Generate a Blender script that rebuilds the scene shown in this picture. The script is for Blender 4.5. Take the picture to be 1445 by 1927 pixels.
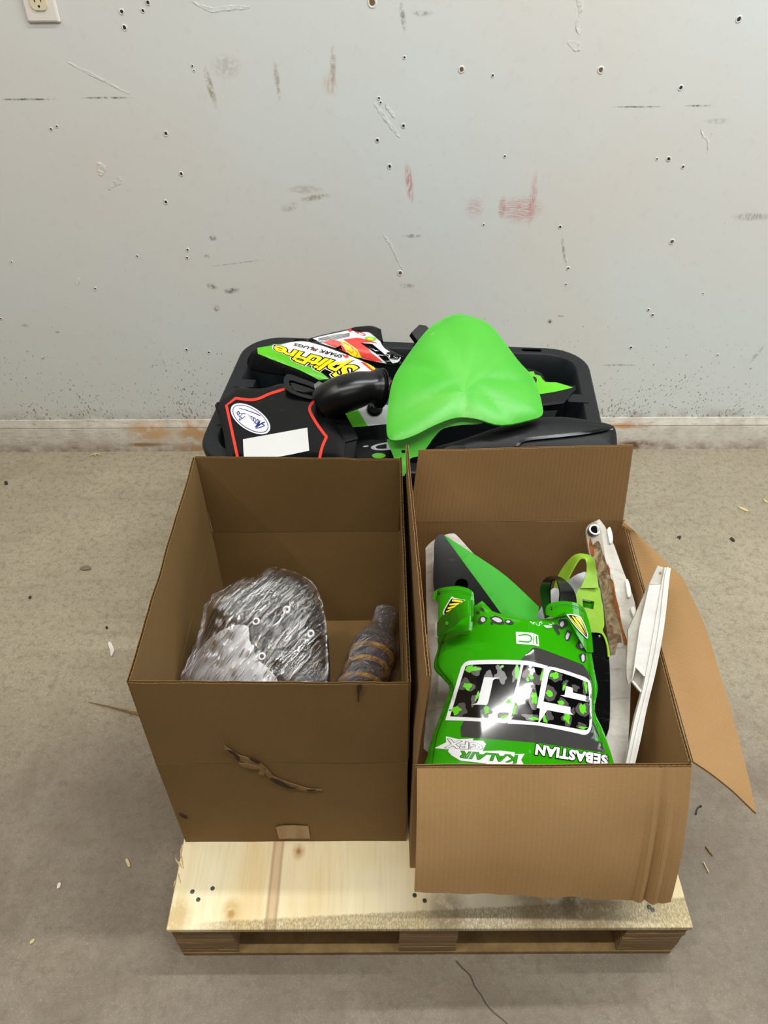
import bpy, bmesh, math, random
from mathutils import Vector, Matrix, noise

for _o in list(bpy.data.objects):
    bpy.data.objects.remove(_o)
scene = bpy.context.scene
COL = scene.collection
random.seed(7)

# ------------------------------------------------------------------ camera
FPX, IW, IH = 1400.0, 1445.0, 1927.0
CAM = Vector((0, 0, 1.395))
PITCH = math.radians(42)
MROT = Matrix.Rotation(math.pi / 2 - PITCH, 3, 'X') @ Matrix.Rotation(math.radians(-0.25), 3, 'Z')
cd = bpy.data.cameras.new('camera')
cam = bpy.data.objects.new('camera', cd)
COL.objects.link(cam)
cd.sensor_fit = 'VERTICAL'
cd.sensor_height = 24.0
cd.lens = 24.0 * FPX / IH
cd.clip_start = 0.02
cam.location = CAM
cam.rotation_euler = MROT.to_euler()
scene.camera = cam

# ------------------------------------------------------------------ world, light, exposure
world = bpy.data.worlds.new('room_light')
scene.world = world
world.use_nodes = True
world.node_tree.nodes['Background'].inputs[0].default_value = (1.0, 0.96, 0.90, 1)
world.node_tree.nodes['Background'].inputs[1].default_value = 0.025


def strip(name, loc, sx, sy, power, color, aim=None):
    ld = bpy.data.lights.new(name, 'AREA')
    ld.shape = 'RECTANGLE'
    ld.size, ld.size_y = sx, sy
    ld.energy = power
    ld.color = color
    o = bpy.data.objects.new(name, ld)
    COL.objects.link(o)
    o.location = loc
    if aim:
        o.rotation_euler = (Vector(aim) - Vector(loc)).to_track_quat('-Z', 'Y').to_euler()
    return o


strip('ceiling_tube_light', (-0.15, 0.00, 2.9), 2.6, 0.035, 48, (1.0, 0.985, 0.94))
strip('ceiling_tube_light', (1.25, 1.00, 2.9), 2.4, 0.07, 58, (0.95, 0.985, 1.0))
strip('ceiling_tube_light', (0.20, -2.10, 2.9), 2.4, 0.07, 21, (1.0, 0.975, 0.92))
strip('ceiling_tube_light', (-1.7, 0.4, 2.9), 0.07, 2.4, 24, (1.0, 0.93, 0.84))
strip('garage_door_daylight', (3.6, 0.3, 1.4), 1.6, 2.0, 44, (0.88, 0.96, 1.0), (-0.6, 1.8, 0.5))

vs = scene.view_settings
vs.view_transform = 'Standard'
vs.look = 'None'
vs.gamma = 1
vs.use_curve_mapping = False
vs.exposure = 0.0


# ------------------------------------------------------------------ projection helpers
def ray(px, py):
    return MROT @ Vector(((px - IW / 2) / FPX, -(py - IH / 2) / FPX, -1))


def atY(px, py, y):
    d = ray(px, py)
    return CAM + d * (y / d.y)


def atZ(px, py, z):
    d = ray(px, py)
    return CAM + d * ((z - CAM.z) / d.z)


def lin(c):
    c /= 255.0
    return c / 12.92 if c <= 0.04045 else ((c + 0.055) / 1.055) ** 2.4


def rgb(r, g, b):
    return (lin(r), lin(g), lin(b), 1.0)


# ------------------------------------------------------------------ materials
class NT:
    def __init__(self, name):
        self.m = bpy.data.materials.new(name)
        self.m.use_nodes = True
        self.t = self.m.node_tree
        self.b = self.t.nodes['Principled BSDF']
        self.coord = None

    def n(self, typ, **kw):
        nd = self.t.nodes.new(typ)
        for k, v in kw.items():
            setattr(nd, k, v)
        return nd

    def l(self, a, b):
        self.t.links.new(a, b)

    def co(self, out='Object'):
        if self.coord is None:
            self.coord = self.n('ShaderNodeTexCoord')
        return self.coord.outputs[out]

    def map(self, out='Object', loc=(0, 0, 0), rot=(0, 0, 0), scale=(1, 1, 1), typ='POINT'):
        m = self.n('ShaderNodeMapping', vector_type=typ)
        m.inputs['Location'].default_value = loc
        m.inputs['Rotation'].default_value = rot
        m.inputs['Scale'].default_value = scale
        self.l(self.co(out), m.inputs[0])
        return m.outputs[0]

    def noise(self, scale, detail=4, rough=0.6, vec=None, dist=0):
        t = self.n('ShaderNodeTexNoise')
        t.inputs['Scale'].default_value = scale
        t.inputs['Detail'].default_value = detail
        t.inputs['Roughness'].default_value = rough
        t.inputs['Distortion'].default_value = dist
        self.l(vec if vec is not None else self.co(), t.inputs['Vector'])
        return t.outputs[0]

    def ramp(self, fac, a, b, ca=(0, 0, 0, 1), cb=(1, 1, 1, 1)):
        r = self.n('ShaderNodeValToRGB')
        r.color_ramp.elements[0].position = a
        r.color_ramp.elements[1].position = b
        r.color_ramp.elements[0].color = ca
        r.color_ramp.elements[1].color = cb
        self.l(fac, r.inputs[0])
        return r.outputs[0]

    def math(self, op, a, b=None, clamp=False):
        m = self.n('ShaderNodeMath', operation=op)
        m.use_clamp = clamp
        for i, v in enumerate((a, b)):
            if v is None:
                continue
            if isinstance(v, (int, float)):
                m.inputs[i].default_value = v
            else:
                self.l(v, m.inputs[i])
        return m.outputs[0]

    def mix(self, fac, a, b, mode='MIX'):
        m = self.n('ShaderNodeMix', data_type='RGBA', blend_type=mode)
        for s, v in ((m.inputs[0], fac), (m.inputs[6], a), (m.inputs[7], b)):
            if isinstance(v, (int, float)):
                s.default_value = v
            elif isinstance(v, tuple):
                s.default_value = v
            else:
                self.l(v, s)
        return m.outputs[2]

    def bump(self, h, strength=0.3, dist=0.001, normal=None):
        b = self.n('ShaderNodeBump')
        b.inputs['Strength'].default_value = strength
        b.inputs['Distance'].default_value = dist
        self.l(h, b.inputs['Height'])
        if normal is not None:
            self.l(normal, b.inputs['Normal'])
        return b.outputs[0]

    def spot(self, base, cx, cz, rx, rz, rot, col, amt, nz, plane='xz', lo=0.3, hi=0.6):
        """a stain with a place of its own: ellipse mask broken up by a noise"""
        if plane == 'xz':
            v = self.map('Object', (cx, 0, cz), (0, rot, 0), (rx, 1e3, rz), 'TEXTURE')
        else:
            v = self.map('Object', (cx, cz, 0), (0, 0, rot), (rx, rz, 1e3), 'TEXTURE')
        g = self.n('ShaderNodeTexGradient', gradient_type='SPHERICAL')
        self.l(v, g.inputs[0])
        f = self.math('MULTIPLY', self.ramp(g.outputs[1], 0.0, 0.6), self.ramp(nz, lo, hi))
        f = self.math('MULTIPLY', f, amt)
        return self.mix(f, base, col)

    def set(self, **kw):
        for k, v in kw.items():
            s = self.b.inputs[k.replace('_', ' ')]
            if isinstance(v, (int, float)) or isinstance(v, tuple):
                s.default_value = v
            else:
                self.l(v, s)
        return self


def plain(name, col, rough=0.5, spec=0.5, var=0.12, scale=30, bump=0.0, metal=0.0, scratch=None):
    m = NT(name)
    n1 = m.noise(scale, 4, 0.65)
    dark = tuple(c * (1 - var) for c in col[:3]) + (1,)
    c = m.mix(m.ramp(n1, 0.35, 0.65), dark, col)
    if scratch:
        n2 = m.noise(1.0, 3, 0.6, m.map('Object', (0, 0, 0), (0.4, 0.7, 0.5), (25, 160, 60)))
        c = m.mix(m.math('MULTIPLY', m.ramp(n2, 0.62, 0.72), 0.35), c, scratch)
    m.set(Base_Color=c, Roughness=rough, Metallic=metal)
    m.b.inputs['Specular IOR Level'].default_value = spec
    if bump:
        m.set(Normal=m.bump(m.noise(scale * 6, 3), bump, 0.001))
    return m.m


# ------------------------------------------------------------------ objects
def setp(o, label=None, cat=None, group=None, kind=None):
    if label: o['label'] = label
    if cat: o['category'] = cat
    if group: o['group'] = group
    if kind: o['kind'] = kind
    return o


def thing(name, label, cat, loc, group=None):
    o = bpy.data.objects.new(name, None)
    COL.objects.link(o)
    o.location = loc
    o.empty_display_size = 0.03
    return setp(o, label, cat, group)


def base_of(p):
    v = Vector((0, 0, 0))
    while p is not None:
        v = v + Vector(p.location)
        p = p.parent
    return v


def obj(name, verts, faces, m, parent=None, smooth=35, uvs=None, label=None):
    b = base_of(parent)
    me = bpy.data.meshes.new(name)
    me.from_pydata([tuple(Vector(v) - b) for v in verts], [], faces)
    me.update()
    mats = m if isinstance(m, (list, tuple)) else [m]
    for mm in mats:
        me.materials.append(mm)
    if smooth:
        me.polygons.foreach_set('use_smooth', [True] * len(me.polygons))
        me.set_sharp_from_angle(angle=math.radians(smooth))
    if uvs:
        ul = me.uv_layers.new(name='UVMap')
        for lp in me.loops:
            ul.data[lp.index].uv = uvs[lp.vertex_index]
    o = bpy.data.objects.new(name, me)
    COL.objects.link(o)
    o.parent = parent
    if label:
        o['label'] = label
    return o


def box_vf(x0, x1, y0, y1, z0, z1):
    v = [(x, y, z) for z in (z0, z1) for y in (y0, y1) for x in (x0, x1)]
    f = [(0, 2, 3, 1), (4, 5, 7, 6), (0, 1, 5, 4), (2, 6, 7, 3), (0, 4, 6, 2), (1, 3, 7, 5)]
    return v, f


def bevel_box(name, x0, x1, y0, y1, z0, z1, m, parent=None, r=0.002, seg=2, label=None, jit=0):
    bm = bmesh.new()
    v, f = box_vf(x0, x1, y0, y1, z0, z1)
    vs_ = [bm.verts.new(p) for p in v]
    for q in f:
        bm.faces.new([vs_[i] for i in q])
    if r:
        bmesh.ops.bevel(bm, geom=bm.edges[:], offset=r, segments=seg, affect='EDGES', profile=0.5)
    verts = [p.co.copy() for p in bm.verts]
    bm.verts.index_update()
    faces = [[p.index for p in q.verts] for q in bm.faces]
    bm.free()
    if jit:
        verts = [p + noise.noise_vector(p * 40) * jit for p in verts]
    return obj(name, verts, faces, m, parent, label=label)


def smooth_poly(pts, n=5, closed=True):
    """Catmull-Rom through the points; a third element 1 marks a sharp corner"""
    k = len(pts)
    out = []
    rng = range(k if closed else k - 1)
    for i in rng:
        p1, p2 = pts[i], pts[(i + 1) % k]
        p0 = pts[(i - 1) % k] if (closed or i > 0) else p1
        p3 = pts[(i + 2) % k] if (closed or i + 2 < k) else p2
        s1 = len(p1) > 2 and p1[2] == 1
        s2 = len(p2) > 2 and p2[2] == 1
        if s1: p0 = p1
        if s2: p3 = p2
        if s1 and s2:
            out.append((p1[0], p1[1]))
            continue
        for j in range(n):
            t = j / n
            q = []
            for a in range(2):
                q.append(0.5 * (2 * p1[a] + (p2[a] - p0[a]) * t + (2 * p0[a] - 5 * p1[a] + 4 * p2[a] - p3[a]) * t * t
                                + (3 * p1[a] - p0[a] - 3 * p2[a] + p3[a]) * t ** 3))
            out.append(tuple(q))
    if not closed:
        out.append((pts[-1][0], pts[-1][1]))
    return out


def crn(*pts):
    return [(p[0], p[1], 1) for p in pts]


def zz(scale, ox, oy, *pts):
    """points read off an enlarged crop of the picture, back to picture pixels"""
    return [(ox + p[0] / scale, oy + p[1] / scale) + tuple(p[2:]) for p in pts]


class Surf:
    """a plane in the room with a relief h(u, v) in metres above it"""

    def __init__(self, anchor, n, h=None):
        self.o = Vector(anchor)
        self.n = Vector(n).normalized()
        self.ex = Vector((0, 0, 1)).cross(self.n)
        if self.ex.length < 1e-4:
            self.ex = Vector((1, 0, 0))
        self.ex.normalize()
        self.ey = self.n.cross(self.ex)
        self.h = h

    def uv0(self, px, py, off=0.0):
        d = ray(px, py)
        t = ((self.o + self.n * off - CAM).dot(self.n)) / d.dot(self.n)
        p = CAM + d * t - self.o
        return p.dot(self.ex), p.dot(self.ey)

    def uv(self, px, py, off=0.0):
        if self.h is None:
            return self.uv0(px, py, off)
        hv = 0.0
        u = v = 0
        for _ in range(24):
            u, v = self.uv0(px, py, hv + off)
            hv = 0.5 * hv + 0.5 * self.h(u, v)
        return u, v

    def pt(self, u, v, off=0.0):
        hv = self.h(u, v) if self.h else 0.0
        return self.o + self.ex * u + self.ey * v + self.n * (hv + off)

    def raw(self, u, v, off=0.0):
        return self.o + self.ex * u + self.ey * v + self.n * off


def dist_poly(poly):
    segs = []
    for i in range(len(poly)):
        a, b = poly[i], poly[(i + 1) % len(poly)]
        dx, dy = b[0] - a[0], b[1] - a[1]
        segs.append((a[0], a[1], dx, dy, max(dx * dx + dy * dy, 1e-12)))

    def f(u, v):
        best = 1e9
        inside = False
        for ax, ay, dx, dy, L in segs:
            t = ((u - ax) * dx + (v - ay) * dy) / L
            t = 0 if t < 0 else (1 if t > 1 else t)
            ex, ey = u - ax - dx * t, v - ay - dy * t
            q = ex * ex + ey * ey
            if q < best: best = q
            if (ay > v) != (ay + dy > v):
                if u < ax + dx * (v - ay) / dy:
                    inside = not inside
        d = math.sqrt(best)
        return d if inside else 0.0
    return f


def cut_grid(bm, step):
    us = [v.co.x for v in bm.verts]
    vs2 = [v.co.y for v in bm.verts]
    for ax, lo, hi in ((0, min(us), max(us)), (1, min(vs2), max(vs2))):
        k = math.floor(lo / step) + 1
        while k * step < hi:
            co = [0, 0, 0]; no = [0, 0, 0]
            co[ax] = k * step; no[ax] = 1
            bmesh.ops.bisect_plane(bm, geom=bm.verts[:] + bm.edges[:] + bm.faces[:], dist=1e-6, plane_co=co, plane_no=no)
            k += 1


def bm_to_obj(name, bm, S, m, parent, thick, off, flat_back=False, smooth=35, label=None, back_in=0.0):
    bm.verts.index_update()
    uv = [(v.co.x, v.co.y) for v in bm.verts]
    faces = []
    for f in bm.faces:
        idx = [v.index for v in f.verts]
        a = 0
        for i in range(len(idx)):
            p, q = uv[idx[i]], uv[idx[(i + 1) % len(idx)]]
            a += p[0] * q[1] - q[0] * p[1]
        if a < 0: idx.reverse()
        faces.append(idx)
    bm.free()
    verts = [S.pt(u, v, off) for u, v in uv]
    uvs = list(uv)
    if thick:
        k = len(uv)
        if flat_back:
            verts += [S.raw(u, v, off - thick) for u, v in uv]
        else:
            verts += [S.pt(u, v, off - thick) for u, v in uv]
        uvs += uv
        cnt = {}
        for f in faces:
            for i in range(len(f)):
                e = (f[i], f[(i + 1) % len(f)])
                cnt[tuple(sorted(e))] = cnt.get(tuple(sorted(e)), []) + [e]
        side = []
        for e, l in cnt.items():
            if len(l) == 1:
                a, b = l[0]
                side.append((b, a, a + k, b + k))
        faces = faces + [[i + k for i in reversed(f)] for f in faces] + side
    return obj(name, verts, faces, m, parent, smooth, uvs, label)


def poly_bm(polys):
    bm = bmesh.new()
    for pl in polys:
        vv = []
        last = None
        for p in pl:
            if last and (p[0] - last[0]) ** 2 + (p[1] - last[1]) ** 2 < 1e-10:
                continue
            vv.append(bm.verts.new((p[0], p[1], 0)))
            last = p
        for i in range(len(vv)):
            bm.edges.new((vv[i], vv[(i + 1) % len(vv)]))
    bmesh.ops.triangle_fill(bm, use_beauty=True, edges=bm.edges[:], normal=(0, 0, 1))
    return bm


def sheet(name, S, outline, m, parent, thick=0.003, step=0.012, off=0.0, holes=(), sm=5, flat_back=False, smooth=35,
          label=None):
    polys = [[S.uv(p[0], p[1], off) for p in (smooth_poly(o, sm) if sm else o)] for o in [outline] + list(holes)]
    bm = poly_bm(polys)
    if step: cut_grid(bm, step)
    return bm_to_obj(name, bm, S, m, parent, thick, off, flat_back, smooth, label)


def decals(name, S, outlines, m, parent, off=0.0006, step=0.012, sm=4, label=None):
    """several flat printed shapes of one colour as one print"""
    if len(outlines) > 1:
        for o in outlines:
            decals(name, S, [o], m, parent, off, step, sm, label)
        return None
    bm = bmesh.new()
    for o in outlines:
        pl = [S.uv(p[0], p[1], off) for p in (smooth_poly(o, sm) if sm else o)]
        b2 = poly_bm([pl])
        me = bpy.data.meshes.new('tmp')
        b2.to_mesh(me)
        b2.free()
        bm.from_mesh(me)
        bpy.data.meshes.remove(me)
    if step: cut_grid(bm, step)
    return bm_to_obj(name, bm, S, m, parent, 0, off, label=label)


def stroke(pts, w, n=5, sharp=False):
    """outline polygon of a line of width w (pixels) through pts"""
    c = pts if sharp else smooth_poly(pts, n, False)
    L, R = [], []
    for i, p in enumerate(c):
        a = c[max(i - 1, 0)]
        b = c[min(i + 1, len(c) - 1)]
        dx, dy = b[0] - a[0], b[1] - a[1]
        l = math.hypot(dx, dy) or 1
        ww = w[0] + (w[1] - w[0]) * i / (len(c) - 1) if isinstance(w, tuple) else w
        L.append((p[0] - dy / l * ww / 2, p[1] + dx / l * ww / 2, 1))
        R.append((p[0] + dy / l * ww / 2, p[1] - dx / l * ww / 2, 1))
    return L + R[::-1]


def ell(cx, cy, a, b, rot=0.0, n=24, wob=0.0, seed=0):
    out = []
    for i in range(n):
        t = 2 * math.pi * i / n
        k = 1 + wob * noise.noise(Vector((math.cos(t) * 1.3, math.sin(t) * 1.3, seed * 3.7)))
        x, y = a * k * math.cos(t), b * k * math.sin(t)
        out.append((cx + x * math.cos(rot) - y * math.sin(rot), cy + x * math.sin(rot) + y * math.cos(rot), 1))
    return out


def text_print(name, S, body, quad, m, parent, off=0.001, grow=0.0, shear=0.0, space=1.0, label=None):
    """lettering as a flat print; quad = picture points of the text's BL, BR, TR, TL"""
    cu = bpy.data.curves.new('t', 'FONT')
    cu.body = body
    cu.shear = shear
    cu.space_character = space
    cu.resolution_u = 3
    ob = bpy.data.objects.new('t', cu)
    COL.objects.link(ob)

    def grab(g):
        cu.offset = g
        bpy.context.view_layer.update()
        dg = bpy.context.evaluated_depsgraph_get()
        return bpy.data.meshes.new_from_object(ob.evaluated_get(dg))
    me0 = grab(0.0)
    xs = [v.co.x for v in me0.vertices]
    ys = [v.co.y for v in me0.vertices]
    x0, x1, y0, y1 = min(xs), max(xs), min(ys), max(ys)
    me = grab(grow)
    bm = bmesh.new()
    bm.from_mesh(me)
    for v in bm.verts:
        a = (v.co.x - x0) / (x1 - x0)
        b = (v.co.y - y0) / (y1 - y0)
        px = (1 - a) * (1 - b) * quad[0][0] + a * (1 - b) * quad[1][0] + a * b * quad[2][0] + (1 - a) * b * quad[3][0]
        py = (1 - a) * (1 - b) * quad[0][1] + a * (1 - b) * quad[1][1] + a * b * quad[2][1] + (1 - a) * b * quad[3][1]
        u, w = S.uv(px, py, off)
        v.co = (u, w, 0)
    bpy.data.objects.remove(ob)
    bpy.data.curves.remove(cu)
    cut_grid(bm, 0.012)
    return bm_to_obj(name, bm, S, m, parent, 0, off, label=label)


def ribbon(name, pairs, m, parent, thick=0.003, n=6, label=None):
    """a strap: pairs of edge points ((px,py,Y),(px,py,Y))"""
    L = [atY(*p[0]) for p in pairs]
    R = [atY(*p[1]) for p in pairs]

    def cr(P):
        out = []
        for i in range(len(P) - 1):
            p0, p1, p2, p3 = P[max(i - 1, 0)], P[i], P[i + 1], P[min(i + 2, len(P) - 1)]
            for j in range(n):
                t = j / n
                out.append(0.5 * (2 * p1 + (p2 - p0) * t + (2 * p0 - 5 * p1 + 4 * p2 - p3) * t * t + (3 * p1 - p0 - 3 * p2 + p3) * t ** 3))
        out.append(P[-1])
        return out
    L, R = cr(L), cr(R)
    V, Fc = [], []
    k = len(L)
    for i in range(k):
        tng = (L[min(i + 1, k - 1)] + R[min(i + 1, k - 1)]) - (L[max(i - 1, 0)] + R[max(i - 1, 0)])
        nn = tng.cross(R[i] - L[i])
        nn.normalize()
        w = (R[i] - L[i])
        for s in (0.5, -0.5):
            for q in range(5):
                V.append(L[i] + w * (q / 4) + nn * thick * s)
    for i in range(k - 1):
        a, b = i * 10, (i + 1) * 10
        for q in range(4):
            Fc.append((a + q, b + q, b + q + 1, a + q + 1))
            Fc.append((a + 5 + q, a + 6 + q, b + 6 + q, b + 5 + q))
        Fc.append((a, a + 5, b + 5, b))
        Fc.append((a + 4, b + 4, b + 9, a + 9))
    for a in (0, (k - 1) * 10):
        for q in range(4):
            Fc.append((a + q, a + q + 1, a + q + 6, a + q + 5))
    bm = bmesh.new()
    vv = [bm.verts.new(p) for p in V]
    for f in Fc:
        bm.faces.new([vv[i] for i in f])
    bmesh.ops.recalc_face_normals(bm, faces=bm.faces[:])
    bm.verts.index_update()
    F2 = [[v.index for v in f.verts] for f in bm.faces]
    bm.free()
    return obj(name, V, F2, m, parent, 40, label=label)


def sweep(name, path, radii, m, parent, seg=20, caps=True, label=None, wob=None, smooth=50, squash=1.0):
    P = [Vector(p) for p in path]
    V, Fc = [], []
    prev = None
    for i, p in enumerate(P):
        t = (P[min(i + 1, len(P) - 1)] - P[max(i - 1, 0)]).normalized()
        if prev is None:
            a = t.orthogonal().normalized()
        else:
            a = (prev - t * prev.dot(t)).normalized()
        prev = a
        b = t.cross(a)
        for j in range(seg):
            th = 2 * math.pi * j / seg
            r = radii[i] if isinstance(radii, (list, tuple)) else radii
            if wob: r *= 1 + wob(i, j)
            V.append(p + (a * math.cos(th) + b * math.sin(th) * squash) * r)
    for i in range(len(P) - 1):
        for j in range(seg):
            k = (j + 1) % seg
            Fc.append((i * seg + j, i * seg + k, (i + 1) * seg + k, (i + 1) * seg + j))
    if caps:
        Fc.append(tuple(reversed(range(seg))))
        Fc.append(tuple((len(P) - 1) * seg + j for j in range(seg)))
    return obj(name, V, Fc, m, parent, smooth, label=label)


def cr3(P, n):
    P = [Vector(p) for p in P]
    out = []
    for i in range(len(P) - 1):
        p0, p1, p2, p3 = P[max(i - 1, 0)], P[i], P[i + 1], P[min(i + 2, len(P) - 1)]
        for j in range(n):
            t = j / n
            out.append(0.5 * (2 * p1 + (p2 - p0) * t + (2 * p0 - 5 * p1 + 4 * p2 - p3) * t * t + (3 * p1 - p0 - 3 * p2 + p3) * t ** 3))
    out.append(P[-1])
    return out


def lathe(name, center, axis, prof, m, parent, seg=24, label=None, smooth=40):
    """profile of (radius, height) around an axis through center"""
    ax = Vector(axis).normalized()
    a = ax.orthogonal().normalized()
    b = ax.cross(a)
    c = Vector(center)
    V, Fc = [], []
    for r, h in prof:
        for j in range(seg):
            t = 2 * math.pi * j / seg
            V.append(c + ax * h + (a * math.cos(t) + b * math.sin(t)) * r)
    for i in range(len(prof) - 1):
        for j in range(seg):
            k = (j + 1) % seg
            Fc.append((i * seg + j, i * seg + k, (i + 1) * seg + k, (i + 1) * seg + j))
    Fc.append(tuple(reversed(range(seg))))
    Fc.append(tuple((len(prof) - 1) * seg + j for j in range(seg)))
    return obj(name, V, Fc, m, parent, smooth, label=label)


def corrugated(name, P, length, height, m, parent, nu=24, nv=10, pitch=0.0075, label=None, cut=None):
    """double-faced corrugated board. P(u, v, w): u along the width, v up, w through the board"""
    V, UV, Fc = [], [], []

    def grid(w):
        s = len(V)
        for j in range(nv + 1):
            for i in range(nu + 1):
                V.append(P(i / nu, j / nv, w))
                UV.append((i / nu * length, j / nv * height))
        return s

    def quads(s, flip):
        for j in range(nv):
            for i in range(nu):
                a = s + j * (nu + 1) + i
                q = (a, a + 1, a + nu + 2, a + nu + 1)
                Fc.append(q[::-1] if flip else q)
    lv = (0.0, 0.14, 0.86, 1.0)
    g = [grid(w) for w in lv]
    quads(g[0], True); quads(g[1], False); quads(g[2], True); quads(g[3], False)
    for a, b in ((0, 1), (2, 3)):
        for i in range(nu):
            for j in (0, nv):
                p, q = g[a] + j * (nu + 1) + i, g[b] + j * (nu + 1) + i
                Fc.append((p, p + 1, q + 1, q) if j == 0 else (p, q, q + 1, p + 1))
    for i in (0, nu):
        for j in range(nv):
            p, q = g[0] + j * (nu + 1) + i, g[3] + j * (nu + 1) + i
            Fc.append((p, q, q + nu + 1, p + nu + 1) if i == 0 else (p, p + nu + 1, q + nu + 1, q))
    nf = max(4, int(length / pitch)) * 6
    s = len(V)
    for i in range(nf + 1):
        w = 0.5 + 0.36 * math.sin(i * math.pi / 3)
        for j in range(nv + 1):
            V.append(P(i / nf, j / nv, w))
            UV.append((i / nf * length, j / nv * height))
    for i in range(nf):
        for j in range(nv):
            a = s + i * (nv + 1) + j
            Fc.append((a, a + nv + 1, a + nv + 2, a + 1))
    return obj(name, V, Fc, m, parent, 30, UV, label)


# ------------------------------------------------------------------ structure materials
WALLY = 1.846


def wp(px, py):
    p = atY(px, py, WALLY)
    return p.x, p.z


def make_wall_mat():
    m = NT('painted_wall')
    big = m.noise(1.6, 3, 0.5)
    c = m.mix(m.ramp(big, 0.35, 0.65), rgb(217, 213, 205), rgb(215, 219, 215))
    fine = m.noise(38, 5, 0.7)
    c = m.mix(m.math('MULTIPLY', m.ramp(fine, 0.55, 0.8), 0.25), c, rgb(186, 180, 170))
    # dirt specks thrown up near the floor
    sep = m.n('ShaderNodeSeparateXYZ')
    m.l(m.co(), sep.inputs[0])
    low = m.ramp(sep.outputs[2], 0.10, 0.55, (1, 1, 1, 1), (0.0, 0.0, 0.0, 1))
    sp = m.noise(170, 2, 0.5, m.map('Object', (0, 0, 0), (0, 0.5, 0), (1, 1, 0.6)))
    sp2 = m.noise(6, 3, 0.6)
    thr = m.math('SUBTRACT', 0.80, m.math('MULTIPLY', low, m.math('MULTIPLY', sp2, 0.37)))
    spk = m.math('GREATER_THAN', sp, thr)
    c = m.mix(m.math('MULTIPLY', spk, 0.7), c, rgb(110, 104, 94))
    grime = m.math('MULTIPLY', m.ramp(sep.outputs[2], 0.11, 0.15, (1, 1, 1, 1), (0, 0, 0, 1)), m.ramp(m.noise(20, 4), 0.4, 0.65))
    c = m.mix(m.math('MULTIPLY', grime, 0.55), c, rgb(140, 118, 98))
    nz = m.noise(90, 4, 0.7)
    nzv = m.noise(1.0, 3, 0.6, m.map('Object', (0, 0, 0), (0, 0.08, 0), (420, 1, 60)))
    nzh = m.noise(1.0, 3, 0.6, m.map('Object', (0, 0, 0), (0, 0.1, 0), (60, 1, 420)))
    K = 0.00125
    red, grey, tan, dark = rgb(190, 95, 90), rgb(120, 116, 108), rgb(160, 145, 118), rgb(95, 85, 78)
    for px, py, rx, rz, rot, col, amt, nn in (
        (770, 345, 9, 42, -0.15, red, 0.8, nzv), (980, 395, 48, 30, 0, red, 0.55, nzh), (1002, 375, 9, 60, 0, red, 0.5, nzv),
        (893, 392, 22, 26, 0, red, 0.35, nzh), (945, 390, 9, 24, 0, red, 0.6, nzh),
        (400, 448, 9, 7, 0, grey, 0.9, nz), (390, 483, 8, 5, .3, grey, 0.9, nz), (398, 539, 14, 7, .3, grey, 0.9, nz),
        (436, 547, 20, 8, -.1, grey, 0.9, nz), (408, 581, 9, 9, 0, grey, 0.8, nz),
        (592, 372, 34, 7, -.15, tan, 0.8, nz), (575, 357, 40, 10, 0, tan, 0.5, nzh), (545, 390, 22, 10, -.3, tan, 0.5, nz),
        (396, 165, 7, 38, -.15, tan, 0.9, nz), (425, 125, 30, 22, 0, tan, 0.35, nz), (521, 150, 6, 38, -.05, tan, 0.7, nz), (626, 130, 7, 42, .08, tan, 0.7, nz),
        (620, 160, 16, 20, 0, rgb(205, 160, 140), 0.6, nzv), (1350, 228, 30, 6, 0, grey, 0.3, nz),
        (50, 187, 62, 2.2, 0, dark, 0.9, nz), (200, 184, 50, 2.2, 0, dark, 0.9, nz), (1200, 201, 50, 2.0, 0, grey, 1.0, nz), (1315, 199, 28, 2, 0, grey, 1.0, nz),
        (1415, 408, 45, 9, 0, grey, 0.6, nzv), (795, 25, 20, 5, 0, grey, 0.6, nz), (758, 32, 5, 26, -.2, grey, 0.8, nz),
        (775, 444, 22, 5, 0, grey, 0.7, nz), (765, 538, 20, 6, 0, grey, 0.7, nz), (1165, 687, 45, 3, 0, tan, 0.9, nz),
        (1195, 777, 9, 6, 0, rgb(120, 95, 70), 1.0, nz), (820, 200, 60, 140, 0, rgb(216, 216, 216), 0.0, nz),
        (1035, 605, 7, 6, 0, dark, 1.0, nz), (1055, 595, 8, 3, 0, dark, 0.8, nz), (1425, 665, 6, 30, .35, grey, 0.6, nz),
        (1200, 800, 45, 16, 0, tan, 0.6, nz), (47, 612, 10, 5, 0, grey, 0.6, nz), (108, 625, 7, 2.5, 0, rgb(130, 90, 70), 0.9, nz),
        (448, 495, 70, 1.6, -.12, grey, 0.6, nz), (1060, 470, 4, 34, -.25, grey, 0.6, nz), (733, 455, 34, 2, 1.05, rgb(225, 224, 222), 0.9, nz)):
        if amt == 0: continue
        x, z = wp(px, py)
        c = m.spot(c, x, z, rx * K, rz * K, rot, col, amt, nn, 'xz', 0.38, 0.58)
    m.set(Base_Color=c, Roughness=m.ramp(fine, 0.3, 0.7, (0.42,) * 3 + (1,), (0.55,) * 3 + (1,)))
    m.b.inputs['Specular IOR Level'].default_value = 0.35
    bumps = m.noise(55, 6, 0.7)
    lumps = m.ramp(m.noise(24, 2, 0.4), 0.66, 0.72)
    h = m.math('ADD', m.math('MULTIPLY', bumps, 0.35), m.math('MULTIPLY', lumps, 0.25))
    m.set(Normal=m.bump(h, 0.35, 0.0012))
    return m.m


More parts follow.
